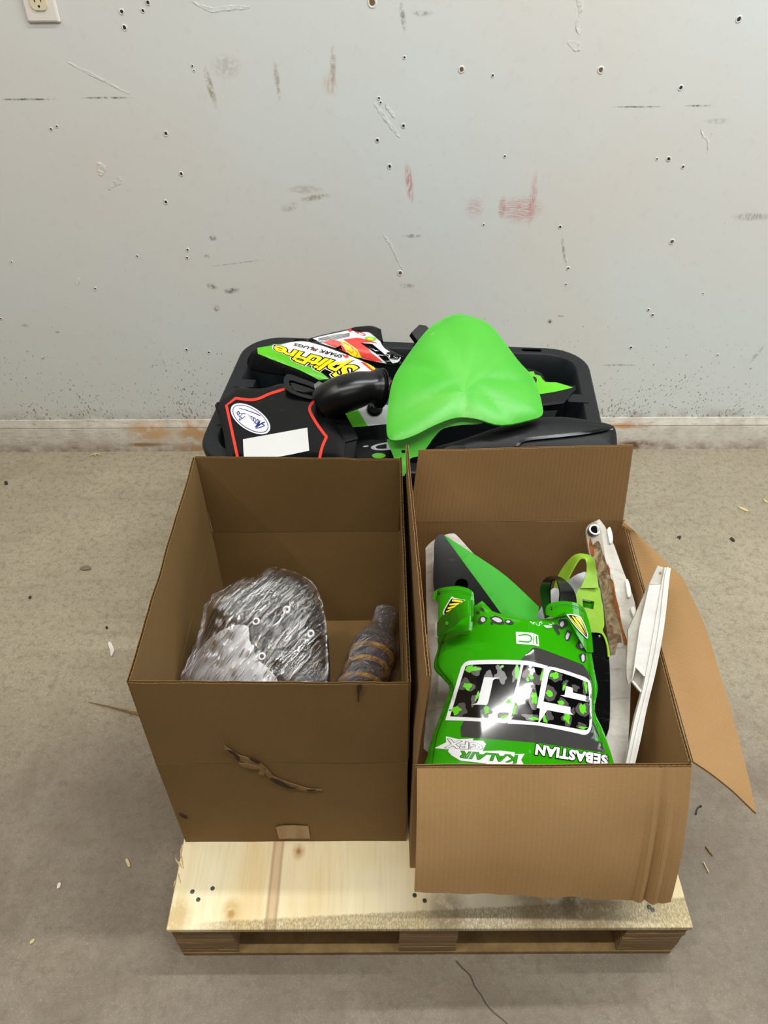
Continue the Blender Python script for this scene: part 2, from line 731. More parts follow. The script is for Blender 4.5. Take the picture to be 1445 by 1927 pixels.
def make_floor_mat():
    m = NT('concrete_floor')
    a = m.noise(2.2, 6, 0.6, None, 0.4)
    b = m.noise(9, 6, 0.65, None, 0.8)
    c = m.mix(m.ramp(a, 0.35, 0.65), rgb(134, 123, 107), rgb(176, 164, 141))
    c = m.mix(m.math('MULTIPLY', m.ramp(b, 0.42, 0.62), 0.7), c, rgb(132, 118, 98))
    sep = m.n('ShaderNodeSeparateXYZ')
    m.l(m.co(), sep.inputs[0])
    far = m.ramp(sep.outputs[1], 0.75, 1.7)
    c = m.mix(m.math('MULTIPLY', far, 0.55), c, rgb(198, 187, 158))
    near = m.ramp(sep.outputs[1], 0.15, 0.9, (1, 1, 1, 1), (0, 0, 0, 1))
    c = m.mix(m.math('MULTIPLY', near, 0.6), c, rgb(122, 113, 102))  # photographer's shadow painted into the concrete colour at the front
    d = m.noise(60, 5, 0.75)
    c = m.mix(m.math('MULTIPLY', m.ramp(d, 0.48, 0.66), 0.5), c, rgb(108, 97, 82))
    e = m.noise(240, 3, 0.7)
    c = m.mix(m.math('MULTIPLY', m.ramp(e, 0.58, 0.72), 0.35), c, rgb(212, 204, 190))
    c = m.mix(m.math('MULTIPLY', m.ramp(e, 0.42, 0.28), 0.30), c, rgb(104, 94, 82))
    sw = m.noise(1.0, 4, 0.6, m.map('Object', (0, 0, 0), (0, 0, 0.45), (4, 16, 1)), 1.6)
    c = m.mix(m.math('MULTIPLY', m.ramp(sw, 0.52, 0.66), 0.16), c, rgb(112, 94, 70))
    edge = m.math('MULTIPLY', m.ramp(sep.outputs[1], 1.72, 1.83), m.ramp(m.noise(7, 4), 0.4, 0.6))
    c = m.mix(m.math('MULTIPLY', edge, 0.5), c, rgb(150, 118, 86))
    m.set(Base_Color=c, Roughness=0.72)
    m.b.inputs['Specular IOR Level'].default_value = 0.3
    h = m.math('ADD', m.math('MULTIPLY', e, 0.5), m.math('ADD', d, b))
    m.set(Normal=m.bump(h, 0.4, 0.002))
    return m.m


def make_base_mat():
    m = NT('scuffed_baseboard_paint')
    n1 = m.noise(18, 5, 0.7)
    c = m.mix(m.ramp(n1, 0.4, 0.65), rgb(212, 205, 192), rgb(190, 180, 165))
    sc = m.noise(1.0, 4, 0.7, m.map('Object', (0, 0, 0), (0, 0.05, 0), (25, 1, 170)))
    c = m.mix(m.math('MULTIPLY', m.ramp(sc, 0.56, 0.68), 0.6), c, rgb(130, 110, 92))
    sep = m.n('ShaderNodeSeparateXYZ')
    m.l(m.co(), sep.inputs[0])
    low = m.math('MULTIPLY', m.ramp(sep.outputs[2], 0.0, 0.045, (1, 1, 1, 1), (0, 0, 0, 1)), m.ramp(m.noise(30, 5), 0.38, 0.6))
    c = m.mix(m.math('MULTIPLY', low, 0.65), c, rgb(120, 92, 70))
    nz = m.noise(22, 4, 0.6)
    for px, py, rx, rz, col in ((285, 808, 55, 26, rgb(196, 158, 112)), (365, 808, 40, 36, rgb(190, 150, 104)), (365, 838, 36, 14, rgb(180, 140, 96)),
                                (270, 832, 55, 6, rgb(150, 112, 74)), (1185, 797, 60, 8, rgb(190, 140, 92)), (1195, 832, 45, 12, rgb(110, 74, 50))):
        x, z = wp(px, py)
        c = m.spot(c, x, z, rx * 0.0016, rz * 0.0016, 0, col, 0.95, nz, 'xz', 0.35, 0.5)
    m.set(Base_Color=c, Roughness=0.5, Normal=m.bump(m.math('ADD', sc, n1), 0.35, 0.001))
    return m.m


M = {}
M['wall'] = make_wall_mat()
M['floor'] = make_floor_mat()
M['base'] = make_base_mat()

# ------------------------------------------------------------------ structure
v, f = box_vf(-4.0, 4.0, -4.0, WALLY, -0.05, 0.0)
setp(obj('floor', v, f, M['floor'], None, 0), kind='structure')
v, f = box_vf(-4.0, 4.0, WALLY, WALLY + 0.12, -0.05, 3.2)
wall = setp(obj('wall_back', v, f, M['wall'], None, 0), kind='structure')
prof = [(0, 0), (-0.013, 0), (-0.013, 0.082), (-0.0115, 0.086), (-0.0125, 0.090), (-0.010, 0.097), (-0.006, 0.103), (-0.004, 0.110), (0, 0.111)]
V, Fc = [], []
xs = [-4 + 8 * i / 200 for i in range(201)]
for x in xs:
    for k, (dy, z) in enumerate(prof):
        wv = 0.0012 * noise.noise(Vector((x * 3, 0, k * 0.1))) if dy < 0 else 0
        V.append((x, WALLY + dy + wv, z))
npf = len(prof)
for i in range(200):
    for k in range(npf - 1):
        a = i * npf + k
        Fc.append((a, a + npf, a + npf + 1, a + 1))
Fc.append(tuple(range(npf)))
Fc.append(tuple(reversed(range(200 * npf, 201 * npf))))
setp(obj('baseboard_back', V, Fc, M['base'], None, 30), kind='structure')

# screw holes and plugs in the wall, each a raised paint lip round a dark hole
M['lip'] = plain('paint_lip', rgb(224, 222, 218), 0.5)
M['hole'] = plain('dark_hole', rgb(52, 44, 38), 0.9)
M['hole_brown'] = plain('brown_plug', rgb(120, 92, 55), 0.8)
HOLES = [(229, 22, 3.2), (278, 5, 3), (269, 20, 2.6), (234, 52, 3.4), (96, 243, 2.2), (107, 238, 2), (312, 251, 3.4), (312, 380, 3.2), (341, 327, 3),
         (353, 470, 2.6), (352, 485, 2.4), (713, 185, 2.2), (716, 193, 2), (759, 237, 2.8), (710, 264, 3), (868, 131, 4.4), (927, 142, 2.2), (753, 514, 4.4),
         (1130, 132, 4.4), (1281, 165, 3.2), (1258, 299, 3.6), (1285, 314, 2.6), (1236, 299, 2), (1264, 455, 4.2), (1390, 36, 3.8), (1054, 427, 2.8),
         (1069, 505, 2.6), (1065, 535, 1.8), (1220, 583, 2.6), (1228, 593, 2.8), (1187, 654, 3), (22, 493, 1.8), (2, 600, 2.4), (179, 543, 2.4), (351, 658, 3),
         (393, 663, 2.6), (700, 4, 6), (733, 313, 3.2), (362, 124, 1.8), (365, 133, 1.5), (761, 108, 2), (950, 294, 2), (910, 423, 1.8), (1323, 552, 1.6), (1350, 668, 2.2), (80, 674, 1.8), (258, 482, 2)]
for px, py, r in HOLES:
    p = atY(px, py, WALLY)
    r *= 0.0012
    sq = 1 + 0.4 * noise.noise(Vector((px, py, 0)))
    V, Fc = [], []
    seg = 12
    for rr, dy in ((1.5, 0.0002), (1.25, -0.0012), (0.95, -0.0012), (0.75, 0.0001)):
        for j in range(seg):
            t = 2 * math.pi * j / seg
            k = rr * (1 + 0.25 * noise.noise(Vector((math.cos(t), math.sin(t), px * 0.3))))
            V.append((p.x + r * k * math.cos(t), WALLY + dy, p.z + r * k * math.sin(t) * sq * 1.1))
    for i in range(3):
        for j in range(seg):
            k = (j + 1) % seg
            Fc.append((i * seg + j, i * seg + k, (i + 1) * seg + k, (i + 1) * seg + j))
    o = obj('screw_hole', V, Fc, M['lip'], wall, 60)
    V = [(p.x + r * 0.95 * math.cos(2 * math.pi * j / 10), WALLY - 0.0004, p.z + r * 0.95 * sq * math.sin(2 * math.pi * j / 10)) for j in range(10)]
    obj('hole_bottom', V, [tuple(range(10))], M['hole_brown'] if r > 0.005 else M['hole'], o, 0)

# ragged plaster patches and paint scratches standing proud of the wall
WS = Surf((0, WALLY, 0), (0, -1, 0), lambda u, v: 0.0022 * abs(noise.noise(Vector((u * 150, v * 150, 3)))))
for o in ([(184, 305), (198, 312), (202, 318), (192, 330), (185, 326)], [(205, 353), (212, 345), (222, 332), (228, 336), (226, 346), (216, 350), (207, 357)],
          [(1084, 0), (1096, 0), (1094, 28), (1088, 45), (1092, 62), (1088, 64), (1082, 44), (1090, 25)], [(1068, 78), (1090, 80), (1094, 92), (1080, 95)],
          [(360, 3), (400, 14), (440, 10), (470, 15), (430, 20), (395, 22)],
          [(130, 118), (150, 126), (230, 168), (245, 175), (225, 170), (145, 128)],
          [(704, 193), (716, 206), (750, 252), (747, 255), (712, 210)], [(727, 196), (742, 218), (740, 221), (726, 201)],
          [(720, 440), (738, 462), (757, 505), (753, 500), (735, 466)], [(1057, 455), (1068, 492), (1066, 497), (1062, 480)],
          [(1318, 240), (1326, 256), (1334, 262), (1340, 250), (1337, 264), (1330, 288), (1332, 268), (1322, 256)],
          [(145, 522), (150, 525), (146, 536), (142, 532)], [(300, 655), (308, 672), (312, 688), (308, 684)], [(560, 690), (566, 688), (568, 692)]):
    o = [(p[0] + 2.2 * noise.noise(Vector((p[0] * .4, p[1] * .4, 1))), p[1] + 2.2 * noise.noise(Vector((p[0] * .4, p[1] * .4, 7))), 1) for p in smooth_poly(o, 4)]
    sheet('plaster_patch', WS, o, M['wall'], wall, 0.0022, 0.004, 0.0002, sm=0)

# ------------------------------------------------------------------ outlet
M['plate'] = plain('outlet_plate_plastic', rgb(232, 224, 214), 0.35, 0.5, 0.03)
M['ivory'] = plain('ivory_plastic', rgb(226, 214, 178), 0.4, 0.5, 0.03)
M['slot'] = plain('slot_dark', rgb(40, 28, 20), 0.9)
ox, oz = -0.7055, 1.173
ot = thing('wall_outlet', 'white electrical outlet cover plate with ivory sockets high on the wall', 'outlet', (ox, WALLY, oz))
bm = bmesh.new()
v, f = box_vf(ox - 0.035, ox + 0.035, WALLY - 0.007, WALLY, oz - 0.057, oz + 0.057)
vv = [bm.verts.new(p) for p in v]
for q in f: bm.faces.new([vv[i] for i in q])
for vt in bm.verts:
    if vt.co.y < WALLY - 0.003:
        vt.co.x = ox + (vt.co.x - ox) * 0.9
        vt.co.z = oz + (vt.co.z - oz) * 0.94
bmesh.ops.bevel(bm, geom=bm.edges[:], offset=0.0015, segments=2, affect='EDGES')
bm.verts.index_update()
obj('cover_plate', [x.co.copy() for x in bm.verts], [[q.index for q in ff.verts] for ff in bm.faces], M['plate'], ot)
bm.free()
for dz in (-0.0195, 0.0195):
    V = []
    for d in (0.0, 0.0025):
        for j in range(28):
            t = 2 * math.pi * j / 28
            x = max(-0.0165, min(0.0165, 0.0175 * math.cos(t)))
            V.append((ox + x, WALLY - 0.007 - d, oz + dz + max(-0.0145, min(0.0145, 0.0172 * math.sin(t)))))
    Fc = [(j, j + 28, (j + 1) % 28 + 28, (j + 1) % 28) for j in range(28)] + [tuple(range(28, 56))]
    rc = obj('socket', V, Fc, M['ivory'], ot, 30, label='ivory socket face')
    y = WALLY - 0.0096
    for sx, hh in ((-0.0064, 0.0085), (0.0064, 0.007)):
        v, f = box_vf(ox + sx - 0.0011, ox + sx + 0.0011, y - 0.0002, y + 0.0005, oz + dz + 0.004 - hh / 2, oz + dz + 0.004 + hh / 2)
        obj('slot', v, f, M['slot'], rc, 0)
    V = [(ox + 0.0024 * math.cos(t), y - 0.0002, oz + dz - 0.0075 + (0.0024 * math.sin(t) if math.sin(t) > 0 else 0.002 * math.sin(t))) for t in [2 * math.pi * j / 14 for j in range(14)]]
    obj('ground_hole', V, [tuple(range(14))], M['slot'], rc, 0)
lathe('screw', (ox, WALLY - 0.0065, oz), (0, -1, 0), [(0.0032, 0), (0.003, 0.0012), (0.001, 0.0016)], M['plate'], ot, 14)

# ------------------------------------------------------------------ pallet
PX0, PX1, PY0, PY1, DECK = -0.345, 0.483, 0.430, 1.63, 0.127


def make_ply_mat():
    m = NT('plywood_face')
    g = m.noise(1.0, 5, 0.65, m.map('Object', (0, 0, 0), (0, 0, 0.02), (14, 1.3, 1)), 0.6)
    g2 = m.noise(1.0, 5, 0.7, m.map('Object', (0, 0, 0), (0, 0, 0.02), (160, 7, 1)))
    c = m.mix(m.ramp(g, 0.35, 0.68), rgb(250, 240, 204), rgb(238, 214, 160))
    c = m.mix(m.math('MULTIPLY', m.ramp(g2, 0.5, 0.75), 0.35), c, rgb(206, 174, 122))
    pale = m.noise(3.5, 4, 0.6)
    c = m.mix(m.math('MULTIPLY', m.ramp(pale, 0.5, 0.68), 0.6), c, rgb(244, 238, 216))
    nz = m.noise(60, 4, 0.7)
    nb = m.noise(9, 3, 0.5)

    def dp(px, py):
        p = atZ(px, py, DECK)
        return p.x - PX0, p.y - PY0
    # brown growth line, darker right end, knots
    x, y = dp(518, 1660)
    sep = m.n('ShaderNodeSeparateXYZ')
    m.l(m.co(), sep.inputs[0])
    xd = m.math('ABSOLUTE', m.math('SUBTRACT', sep.outputs[0], m.math('ADD', x, m.math('MULTIPLY', m.math('SUBTRACT', nb, 0.5), 0.006))))
    c = m.mix(m.math('MULTIPLY', m.ramp(xd, 0.005, 0.008, (1, 1, 1, 1), (0, 0, 0, 1)), 0.45), c, rgb(190, 145, 96))
    xd2 = m.math('ABSOLUTE', m.math('SUBTRACT', xd, 0.007))
    c = m.mix(m.math('MULTIPLY', m.ramp(xd2, 0.0008, 0.0018, (1, 1, 1, 1), (0, 0, 0, 1)), 0.6), c, rgb(156, 102, 64))
    for px, py, r, col, amt in ((562, 1602, 6, rgb(90, 52, 26), 1.0), (562, 1602, 16, rgb(196, 150, 96), 0.7), (435, 1719, 9, rgb(130, 96, 52), 1.0), (435, 1715, 24, rgb(208, 172, 104), 0.7),
                                (1110, 1690, 90, rgb(120, 98, 70), 0.75), (1010, 1702, 60, rgb(130, 108, 78), 0.6), (330, 1725, 40, rgb(196, 168, 110), 0.7), (840, 1715, 50, rgb(120, 100, 74), 0.6),
                                (1070, 1705, 22, rgb(92, 76, 58), 0.7), (1220, 1707, 7, rgb(90, 70, 50), 0.8)):
        x, y = dp(px, py)
        k = 0.00082
        c = m.spot(c, x, y, r * k, r * k * 1.3, 0, col, amt, nz, 'xy', 0.2, 0.5)
    # rough weathered strip along the front edge, wider to the right
    ed = m.math('SUBTRACT', m.math('ADD', 0.010, m.math('MULTIPLY', sep.outputs[0], 0.045)), sep.outputs[1])
    ed = m.math('ADD', ed, m.math('MULTIPLY', m.math('SUBTRACT', m.noise(120, 3, 0.6), 0.5), 0.006))
    em = m.math('MULTIPLY', m.ramp(ed, 0.0, 0.004), m.ramp(sep.outputs[0], 0.03, 0.10))
    sp = m.noise(1.0, 3, 0.7, m.map('Object', (0, 0, 0), (0, 0, 0), (420, 180, 1)))
    em = m.math('MULTIPLY', em, m.ramp(sp, 0.25, 0.6))
    c = m.mix(m.math('MULTIPLY', em, 0.75), c, rgb(138, 118, 80))
    m.set(Base_Color=c, Roughness=0.6, Normal=m.bump(m.math('ADD', g2, em), 0.3, 0.001))
    m.b.inputs['Specular IOR Level'].default_value = 0.3
    return m.m


def make_lam_mat():
    m = NT('laminated_block_wood')
    wv = m.noise(1.0, 4, 0.7, m.map('Object', (0, 0, 0), (0, 0.02, 0), (6, 6, 260)), 0.8)
    gr = m.noise(1.0, 4, 0.7, m.map('Object', (0, 0, 0), (0, 0.05, 0), (26, 26, 700)))
    c = m.mix(m.ramp(wv, 0.35, 0.62), rgb(190, 150, 92), rgb(246, 216, 160))
    c = m.mix(m.math('MULTIPLY', m.ramp(gr, 0.45, 0.65), 0.55), c, rgb(188, 150, 98))
    c = m.mix(m.math('MULTIPLY', m.ramp(wv, 0.38, 0.33), 0.75), c, rgb(84, 56, 32))
    m.set(Base_Color=c, Roughness=0.75, Normal=m.bump(wv, 0.6, 0.002))
    return m.m


M['ply'] = make_ply_mat()
M['lam'] = make_lam_mat()
M['dark_wood'] = plain('dull_wood', rgb(150, 122, 80), 0.8, 0.2, 0.3, 40, 0.3)
M['nail'] = plain('nail_head_steel', rgb(92, 92, 90), 0.45, 0.5, 0.4, 200, 0, 0.6)
M['splinter'] = plain('raw_wood', rgb(224, 200, 150), 0.8)
pal = thing('pallet', 'low wooden pallet with plywood deck on laminated blocks carrying the boxes and bin', 'pallet', (PX0, PY0, 0))
DT = 0.011
bevel_box('deck_board', PX0, PX1, PY0, PY1, DECK - DT, DECK, M['ply'], pal, 0.0012, 1)
bx = [(-0.342, -0.247), (0.022, 0.116), (0.385, 0.480)]
for yi, (y0, y1) in enumerate(((PY0 + 0.004, PY0 + 0.14), (0.96, 1.10), (PY1 - 0.14, PY1 - 0.004))):
    for x0, x1 in bx:
        # a block is a stack of plies: each ply juts in or out a little
        zs = [0.0125 + (DECK - DT - 0.0125) * k / 9 for k in range(10)]
        V, Fc = [], []
        r = 0.004
        for k in range(9):
            d = 0.0012 * noise.noise(Vector((x0 * 9, y0 * 7, k * 1.7)))
            c0 = 0.0006
            for z, s in ((zs[k] + 0.0002, c0), (zs[k] + c0 + 0.0003, 0), (zs[k + 1] - c0 - 0.0003, 0), (zs[k + 1] - 0.0002, c0)):
                e = d + s * 1.2
                for x, y in ((x0 + e, y0 + e), (x1 - e, y0 + e), (x1 - e, y1 - e), (x0 + e, y1 - e)):
                    V.append((x, y, z))
        n4 = len(V) // 4
        for k in range(n4 - 1):
            for j in range(4):
                q = (j + 1) % 4
                Fc.append((k * 4 + j, k * 4 + q, k * 4 + 4 + q, k * 4 + 4 + j))
        Fc += [(3, 2, 1, 0), tuple((n4 - 1) * 4 + j for j in range(4))]
        obj('block', V, Fc, M['lam'], pal, 20)
for y0, y1 in ((PY0 + 0.003, PY0 + 0.142), (0.955, 1.105), (PY1 - 0.142, PY1 - 0.003)):
    bevel_box('bottom_board', -0.341, 0.479, y0, y1, 0.0, 0.0123, M['dark_wood'], pal, 0.001, 1)
for px, py in ((362, 1678), (400, 1672), (373, 1693), (780, 1685), (799, 1695), (1222, 1707), (1228, 1712)):
    p = atZ(px, py, DECK)
    lathe('nail', (p.x, p.y, DECK - 0.0005), (0, 0, 1), [(0.0036, 0), (0.0036, 0.0009), (0.0026, 0.0013), (0.0008, 0.001)], M['nail'], pal, 12)
for i, (px, py, dx, dy) in enumerate(((346, 1566, -2, -22), (344, 1590, -4, 26), (338, 1628, -8, -14), (336, 1640, 4, 22), (333, 1655, -6, 14), (342, 1605, 3, 30), (335, 1622, 8, 12))):
    a, b = atZ(px, py, DECK - 0.003), atZ(px + dx, py + dy, DECK + 0.001)
    a.x = max(a.x, PX0 - 0.001)
    sweep('splinter', [a, (a + b) / 2 + Vector((-0.001, 0, 0.002)), b], [0.0016, 0.0012, 0.0003], M['splinter'], pal, 5)

# ------------------------------------------------------------------ cardboard


def make_card_mat(name, c0, c1, flute=0.25):
    m = NT(name)
    a = m.noise(5, 4, 0.6)
    b = m.noise(1.0, 4, 0.7, m.map('UV', (0, 0, 0), (0, 0, 0), (90, 500, 1)))
    e = m.noise(320, 3, 0.7)
    c = m.mix(m.ramp(a, 0.35, 0.65), c0, c1)
    c = m.mix(m.math('MULTIPLY', m.ramp(b, 0.45, 0.7), 0.22), c, tuple(x * 0.72 for x in c0[:3]) + (1,))
    c = m.mix(m.math('MULTIPLY', m.ramp(e, 0.5, 0.7), 0.18), c, tuple(min(1, x * 1.3) for x in c1[:3]) + (1,))
    w = m.n('ShaderNodeTexWave', wave_type='BANDS', bands_direction='X')
    w.inputs['Scale'].default_value = 1 / 0.0075 * 0.1 * 3.14
    w.inputs['Distortion'].default_value = 0.6
    w.inputs['Detail'].default_value = 1
    m.l(m.co('UV'), w.inputs['Vector'])
    h = m.math('ADD', m.math('MULTIPLY', w.outputs[1], flute), m.math('MULTIPLY', e, 0.25))
    c = m.mix(m.math('MULTIPLY', w.outputs[1], flute * 0.18), c, tuple(x * 0.7 for x in c0[:3]) + (1,))
    m.set(Base_Color=c, Roughness=0.78, Normal=m.bump(h, 0.30, 0.0012))
    m.b.inputs['Specular IOR Level'].default_value = 0.25
    return m.m


M['card1'] = make_card_mat('smooth_kraft_board', rgb(126, 98, 57), rgb(133, 104, 63), 0.12)
M['card2'] = make_card_mat('brown_kraft_board', rgb(150, 116, 74), rgb(158, 124, 81), 0.45)
M['torn'] = plain('torn_paper', rgb(150, 120, 84), 0.9, 0.1, 0.2, 120)
M['tear_dark'] = plain('tear_gap', rgb(62, 42, 24), 0.95)


def lerp(a, b, t):
    return Vector(a) * (1 - t) + Vector(b) * t


def panel(name, bl, br, tl, tr, out, m, parent, thick=0.004, rag=0.0, bow=0.0, seed=0, nu=24, nv=10, label=None):
    """a corrugated panel from its four corners; 'out' is the side the outer face looks to"""
    out = Vector(out).normalized()
    bl, br, tl, tr = map(Vector, (bl, br, tl, tr))
    flip = (br - bl).cross(tl - bl).dot(out) < 0
    L = (br - bl).length
    H = (tl - bl).length

    def P(u, v, w):
        uu = 1 - u if flip else u
        rg = rag * noise.noise(Vector((uu * L * 18, seed, 0))) * v + rag * 0.5 * noise.noise(Vector((uu * L * 60, seed, 9))) * v
        vv = v + rg / H
        p = lerp(lerp(bl, br, uu), lerp(tl, tr, uu), vv)
        k = bow * (4 * uu * (1 - uu)) * (v if bow < 0 else v) + 0.0012 * noise.noise(Vector((uu * L * 9, vv * H * 9, seed)))
        return p + out * (k + (w - 1) * thick)
    return corrugated(name, P, L, H, m, parent, nu, nv, label=label)


# --- left box: flaps stand up on all four sides
bx0, bx1, by0, by1 = -0.341, 0.035, 0.568, 1.052
Z0, ZC, ZT = DECK + 0.0005, 0.386, 0.580
B1 = thing('cardboard_box', 'left cardboard box with torn front and raised flaps, holding film-wrapped parts', 'box', ((bx0 + bx1) / 2, (by0 + by1) / 2, Z0))
ycb = 1.066
c1 = M['card1']
panel('front_panel', (bx0, by0, Z0), (bx1, by0, Z0), (bx0 + .003, by0, ZC), (bx1 - .002, by0, ZC), (0, -1, 0), c1, B1, seed=1)
panel('back_panel', (bx0, by1, Z0), (bx1, by1, Z0), (bx0, ycb, ZC), (bx1, ycb, ZC), (0, 1, 0), c1, B1, seed=2)
panel('side_panel', (bx0, by0 + .004, Z0), (bx0, by1 - .004, Z0), (bx0, by0 + .004, ZC), (bx0, ycb - .004, ZC), (-1, 0, 0), c1, B1, seed=3)
panel('side_panel', (bx1, by0 + .004, Z0), (bx1, by1 - .004, Z0), (bx1 - .001, by0 + .004, ZC), (bx1 - .001, ycb - .004, ZC), (1, 0, 0), c1, B1, seed=4)
panel('bottom_panel', (bx0 + .004, by0 + .004, Z0 + .0058), (bx1 - .004, by0 + .004, Z0 + .0058), (bx0 + .004, by1 - .004, Z0 + .0058), (bx1 - .004, by1 - .004, Z0 + .0058), (0, 0, 1), c1, B1, seed=5)
panel('flap', (bx0 + .003, by0, ZC + .001), (bx1 - .002, by0, ZC + .001), (bx0 + .008, by0 + .003, ZT + .004), (bx1 - .004, by0 + .001, ZT), (0, -1, 0), c1, B1, rag=0.0022, seed=6)
panel('flap', (bx0 + .004, ycb, ZC + .001), (bx1 - .006, ycb, ZC + .001), (bx0 + .004, by1 + .005, ZT), (bx1 - .006, by1, ZT - .004), (0, 1, 0), c1, B1, rag=0.002, seed=7)
panel('flap', (bx0, by0 + .005, ZC + .001), (bx0, ycb - .006, ZC + .001), (bx0 + .004, by0 + .007, ZT + .003), (bx0 + .001, by1, ZT), (-1, 0, 0), c1, B1, rag=0.003, seed=8)
panel('flap', (bx1, by0 + .005, ZC + .001), (bx1, ycb - .006, ZC + .001), (bx1 - .001, by0 + .006, ZT), (bx1 - .003, by1, ZT - .002), (1, 0, 0), c1, B1, rag=0.003, seed=9)
FS = Surf((0, by0 - 0.0012, 0), (0, -1, 0), lambda u, v: 0.0010 * noise.noise(Vector((u * 90, v * 90, 1))))
T8 = lambda *p: zz(2.58, 240, 1250, *p)
sheet('tear', FS, T8((462, 362), (474, 400), (500, 418), (545, 445), (620, 470), (676, 506), (706, 545), (760, 568), (830, 592), (880, 606), (944, 612), (880, 618), (815, 604), (750, 582), (690, 556), (655, 516), (600, 492), (545, 468), (500, 440), (472, 412)),
      M['torn'], B1, 0.0015, 0.006, 0.0022, sm=2, label='torn strip of pale paper')
for o in (((482, 418), (520, 430), (545, 462), (535, 470), (515, 445)), ((590, 455), (640, 480), (632, 484), (600, 466)), ((690, 555), (740, 570), (790, 598), (820, 604), (780, 604), (720, 580)), ((870, 612), (915, 610), (890, 618))):
    sheet('tear_gap', FS, T8(*o), M['tear_dark'], B1, 0.0012, 0.006, 0.0040, sm=2)
sheet('tear', FS, T8((540, 480), (600, 490), (648, 508), (630, 512), (570, 502)), M['torn'], B1, 0.001, 0.006, 0.003, sm=2)
sheet('tear', FS, T8((640, 515), (660, 512), (668, 530), (650, 540), (636, 530)), M['torn'], B1, 0.001, 0.006, 0.003, sm=2)
sheet('tear_gap', FS, T8((248, 728), (262, 732), (290, 744), (286, 750), (262, 742)), M['tear_dark'], B1, 0.001, 0.006, 0.001, sm=2)
sheet('tear_gap', FS, T8((1113, 105), (1135, 100), (1138, 120), (1126, 140), (1124, 185), (1118, 180), (1116, 140)), M['tear_dark'], B1, 0.001, 0.006, 0.001, sm=2)
tp = NT('packing_tape')
tp.set(Base_Color=rgb(160, 130, 92), Roughness=0.25, Normal=tp.bump(tp.noise(60, 4), 0.6, 0.003))
sheet('tape_patch', FS, T8((720, 792, 1), (745, 785), (800, 782), (878, 786, 1), (886, 846, 1), (800, 847), (735, 848, 1)), tp.m, B1, 0.0003, 0.008, 0.0012, sm=2, label='scrap of clear tape on the front')

# --- right box: front flap folded down, right flap folded out, back and left flaps up
cx0, cx1, cy0, cy1, CT = 0.0405, 0.420, 0.523, 1.015, 0.459
B2 = thing('cardboard_box', 'right cardboard box with folded-down front flap, full of green and white plastics', 'box', ((cx0 + cx1) / 2, (cy0 + cy1) / 2, Z0))
c2 = M['card2']
flr = atY(1297, 1450, cy0)
fbr = Vector((0.446, cy1, CT))
panel('front_panel', (cx0, cy0, Z0), (cx1 - .01, cy0, Z0), (cx0, cy0, CT - .005), (flr.x, cy0, CT - .005), (0, -1, 0), c2, B2, seed=11)
panel('back_panel', (cx0, cy1, Z0), (cx1, cy1, Z0), (cx0 + .003, cy1, CT), (fbr.x, cy1, CT), (0, 1, 0), c2, B2, seed=12)
panel('side_panel', (cx0, cy0 + .004, Z0), (cx0, cy1 - .004, Z0), (cx0, cy0 + .004, CT), (cx0 + .003, cy1 - .004, CT), (-1, 0, 0), c2, B2, seed=13)
panel('side_panel', (cx1 - .01, cy0 + .004, Z0), (cx1, cy1 - .004, Z0), (flr.x, cy0 + .004, CT), (fbr.x, cy1 - .004, CT), (1, 0, 0), c2, B2, seed=14)
panel('bottom_panel', (cx0 + .004, cy0 + .004, Z0 + .0058), (cx1 - .014, cy0 + .004, Z0 + .0058), (cx0 + .004, cy1 - .004, Z0 + .0058), (cx1 - .004, cy1 - .004, Z0 + .0058), (0, 0, 1), c2, B2, seed=15)
# back flap
panel('flap', (cx0 + .006, cy1, CT + .001), (fbr.x - .004, cy1, CT + .001), atY(788, 846, 1.022), atY(1191, 836, 1.022), (0, 1, 0), c2, B2, rag=0.0015, seed=16)
# left flap leaning a little inwards at the front
panel('flap', (cx0, cy0 + .004, CT + .001), (cx0 + .001, cy1 - .006, CT + .001), atY(803, 1272, cy0 + .006), atY(764, 836, cy1 - .008), (-1, 0, .1), c2, B2, rag=0.003, seed=17)
# front flap hanging down and out, crushed right corner
fa, fb = Vector((cx0 + .003, cy0 - .003, CT - .005)), Vector((flr.x - .001, cy0 - .003, CT - .005))
ga, gb = atY(780, 1678, 0.418), atY(1262, 1697, 0.418)


def PF(u, v, w):
    p = lerp(lerp(ga, gb, u), lerp(fa, fb, u), v)
    n = (gb - ga).cross(fa - ga).normalized()
    k = 0.0014 * noise.noise(Vector((u * 4, v * 3, 20)))
    cr = max(0.0, 1 - abs(u - 0.90) / 0.085)
    k += -0.0065 * cr * math.sin((u - 0.83) * 115) * (1 - v * 0.7)
    low = (1 - v)
    p = p + (ga - fa).normalized() * low * (0.004 * noise.noise(Vector((u * 9, 0, 5))) + 0.006 * max(0, (u - .82)) * 5 * (1 - max(0, u - .95) * 18))
    lean = 0.010 * math.sin(v * math.pi)
    return p + n * (k + lean + (w - 1) * 0.004)


corrugated('flap', PF, 0.376, 0.19, c2, B2, 60, 14)
# right flap: hinge line along the box top, outer edge twisted
hz0, hz1 = Vector((flr.x + .002, cy0 + .004, CT)), Vector((fbr.x + .002, cy1 - .004, CT))
oc = [(1423, 1530), (1413, 1483), (1401, 1433), (1385, 1371), (1367, 1309), (1351, 1256), (1338, 1212), (1320, 1162), (1298, 1116), (1284, 1087), (1254, 1058), (1222, 1026), (1170, 988)]
zd = [.436, .440, .445, .450, .456, .461, .466, .471, .476, .477, .474, .468, .462]
oe = [atZ(p[0], p[1], z) for p, z in zip(oc, zd)]
oe = cr3(oe, 4)


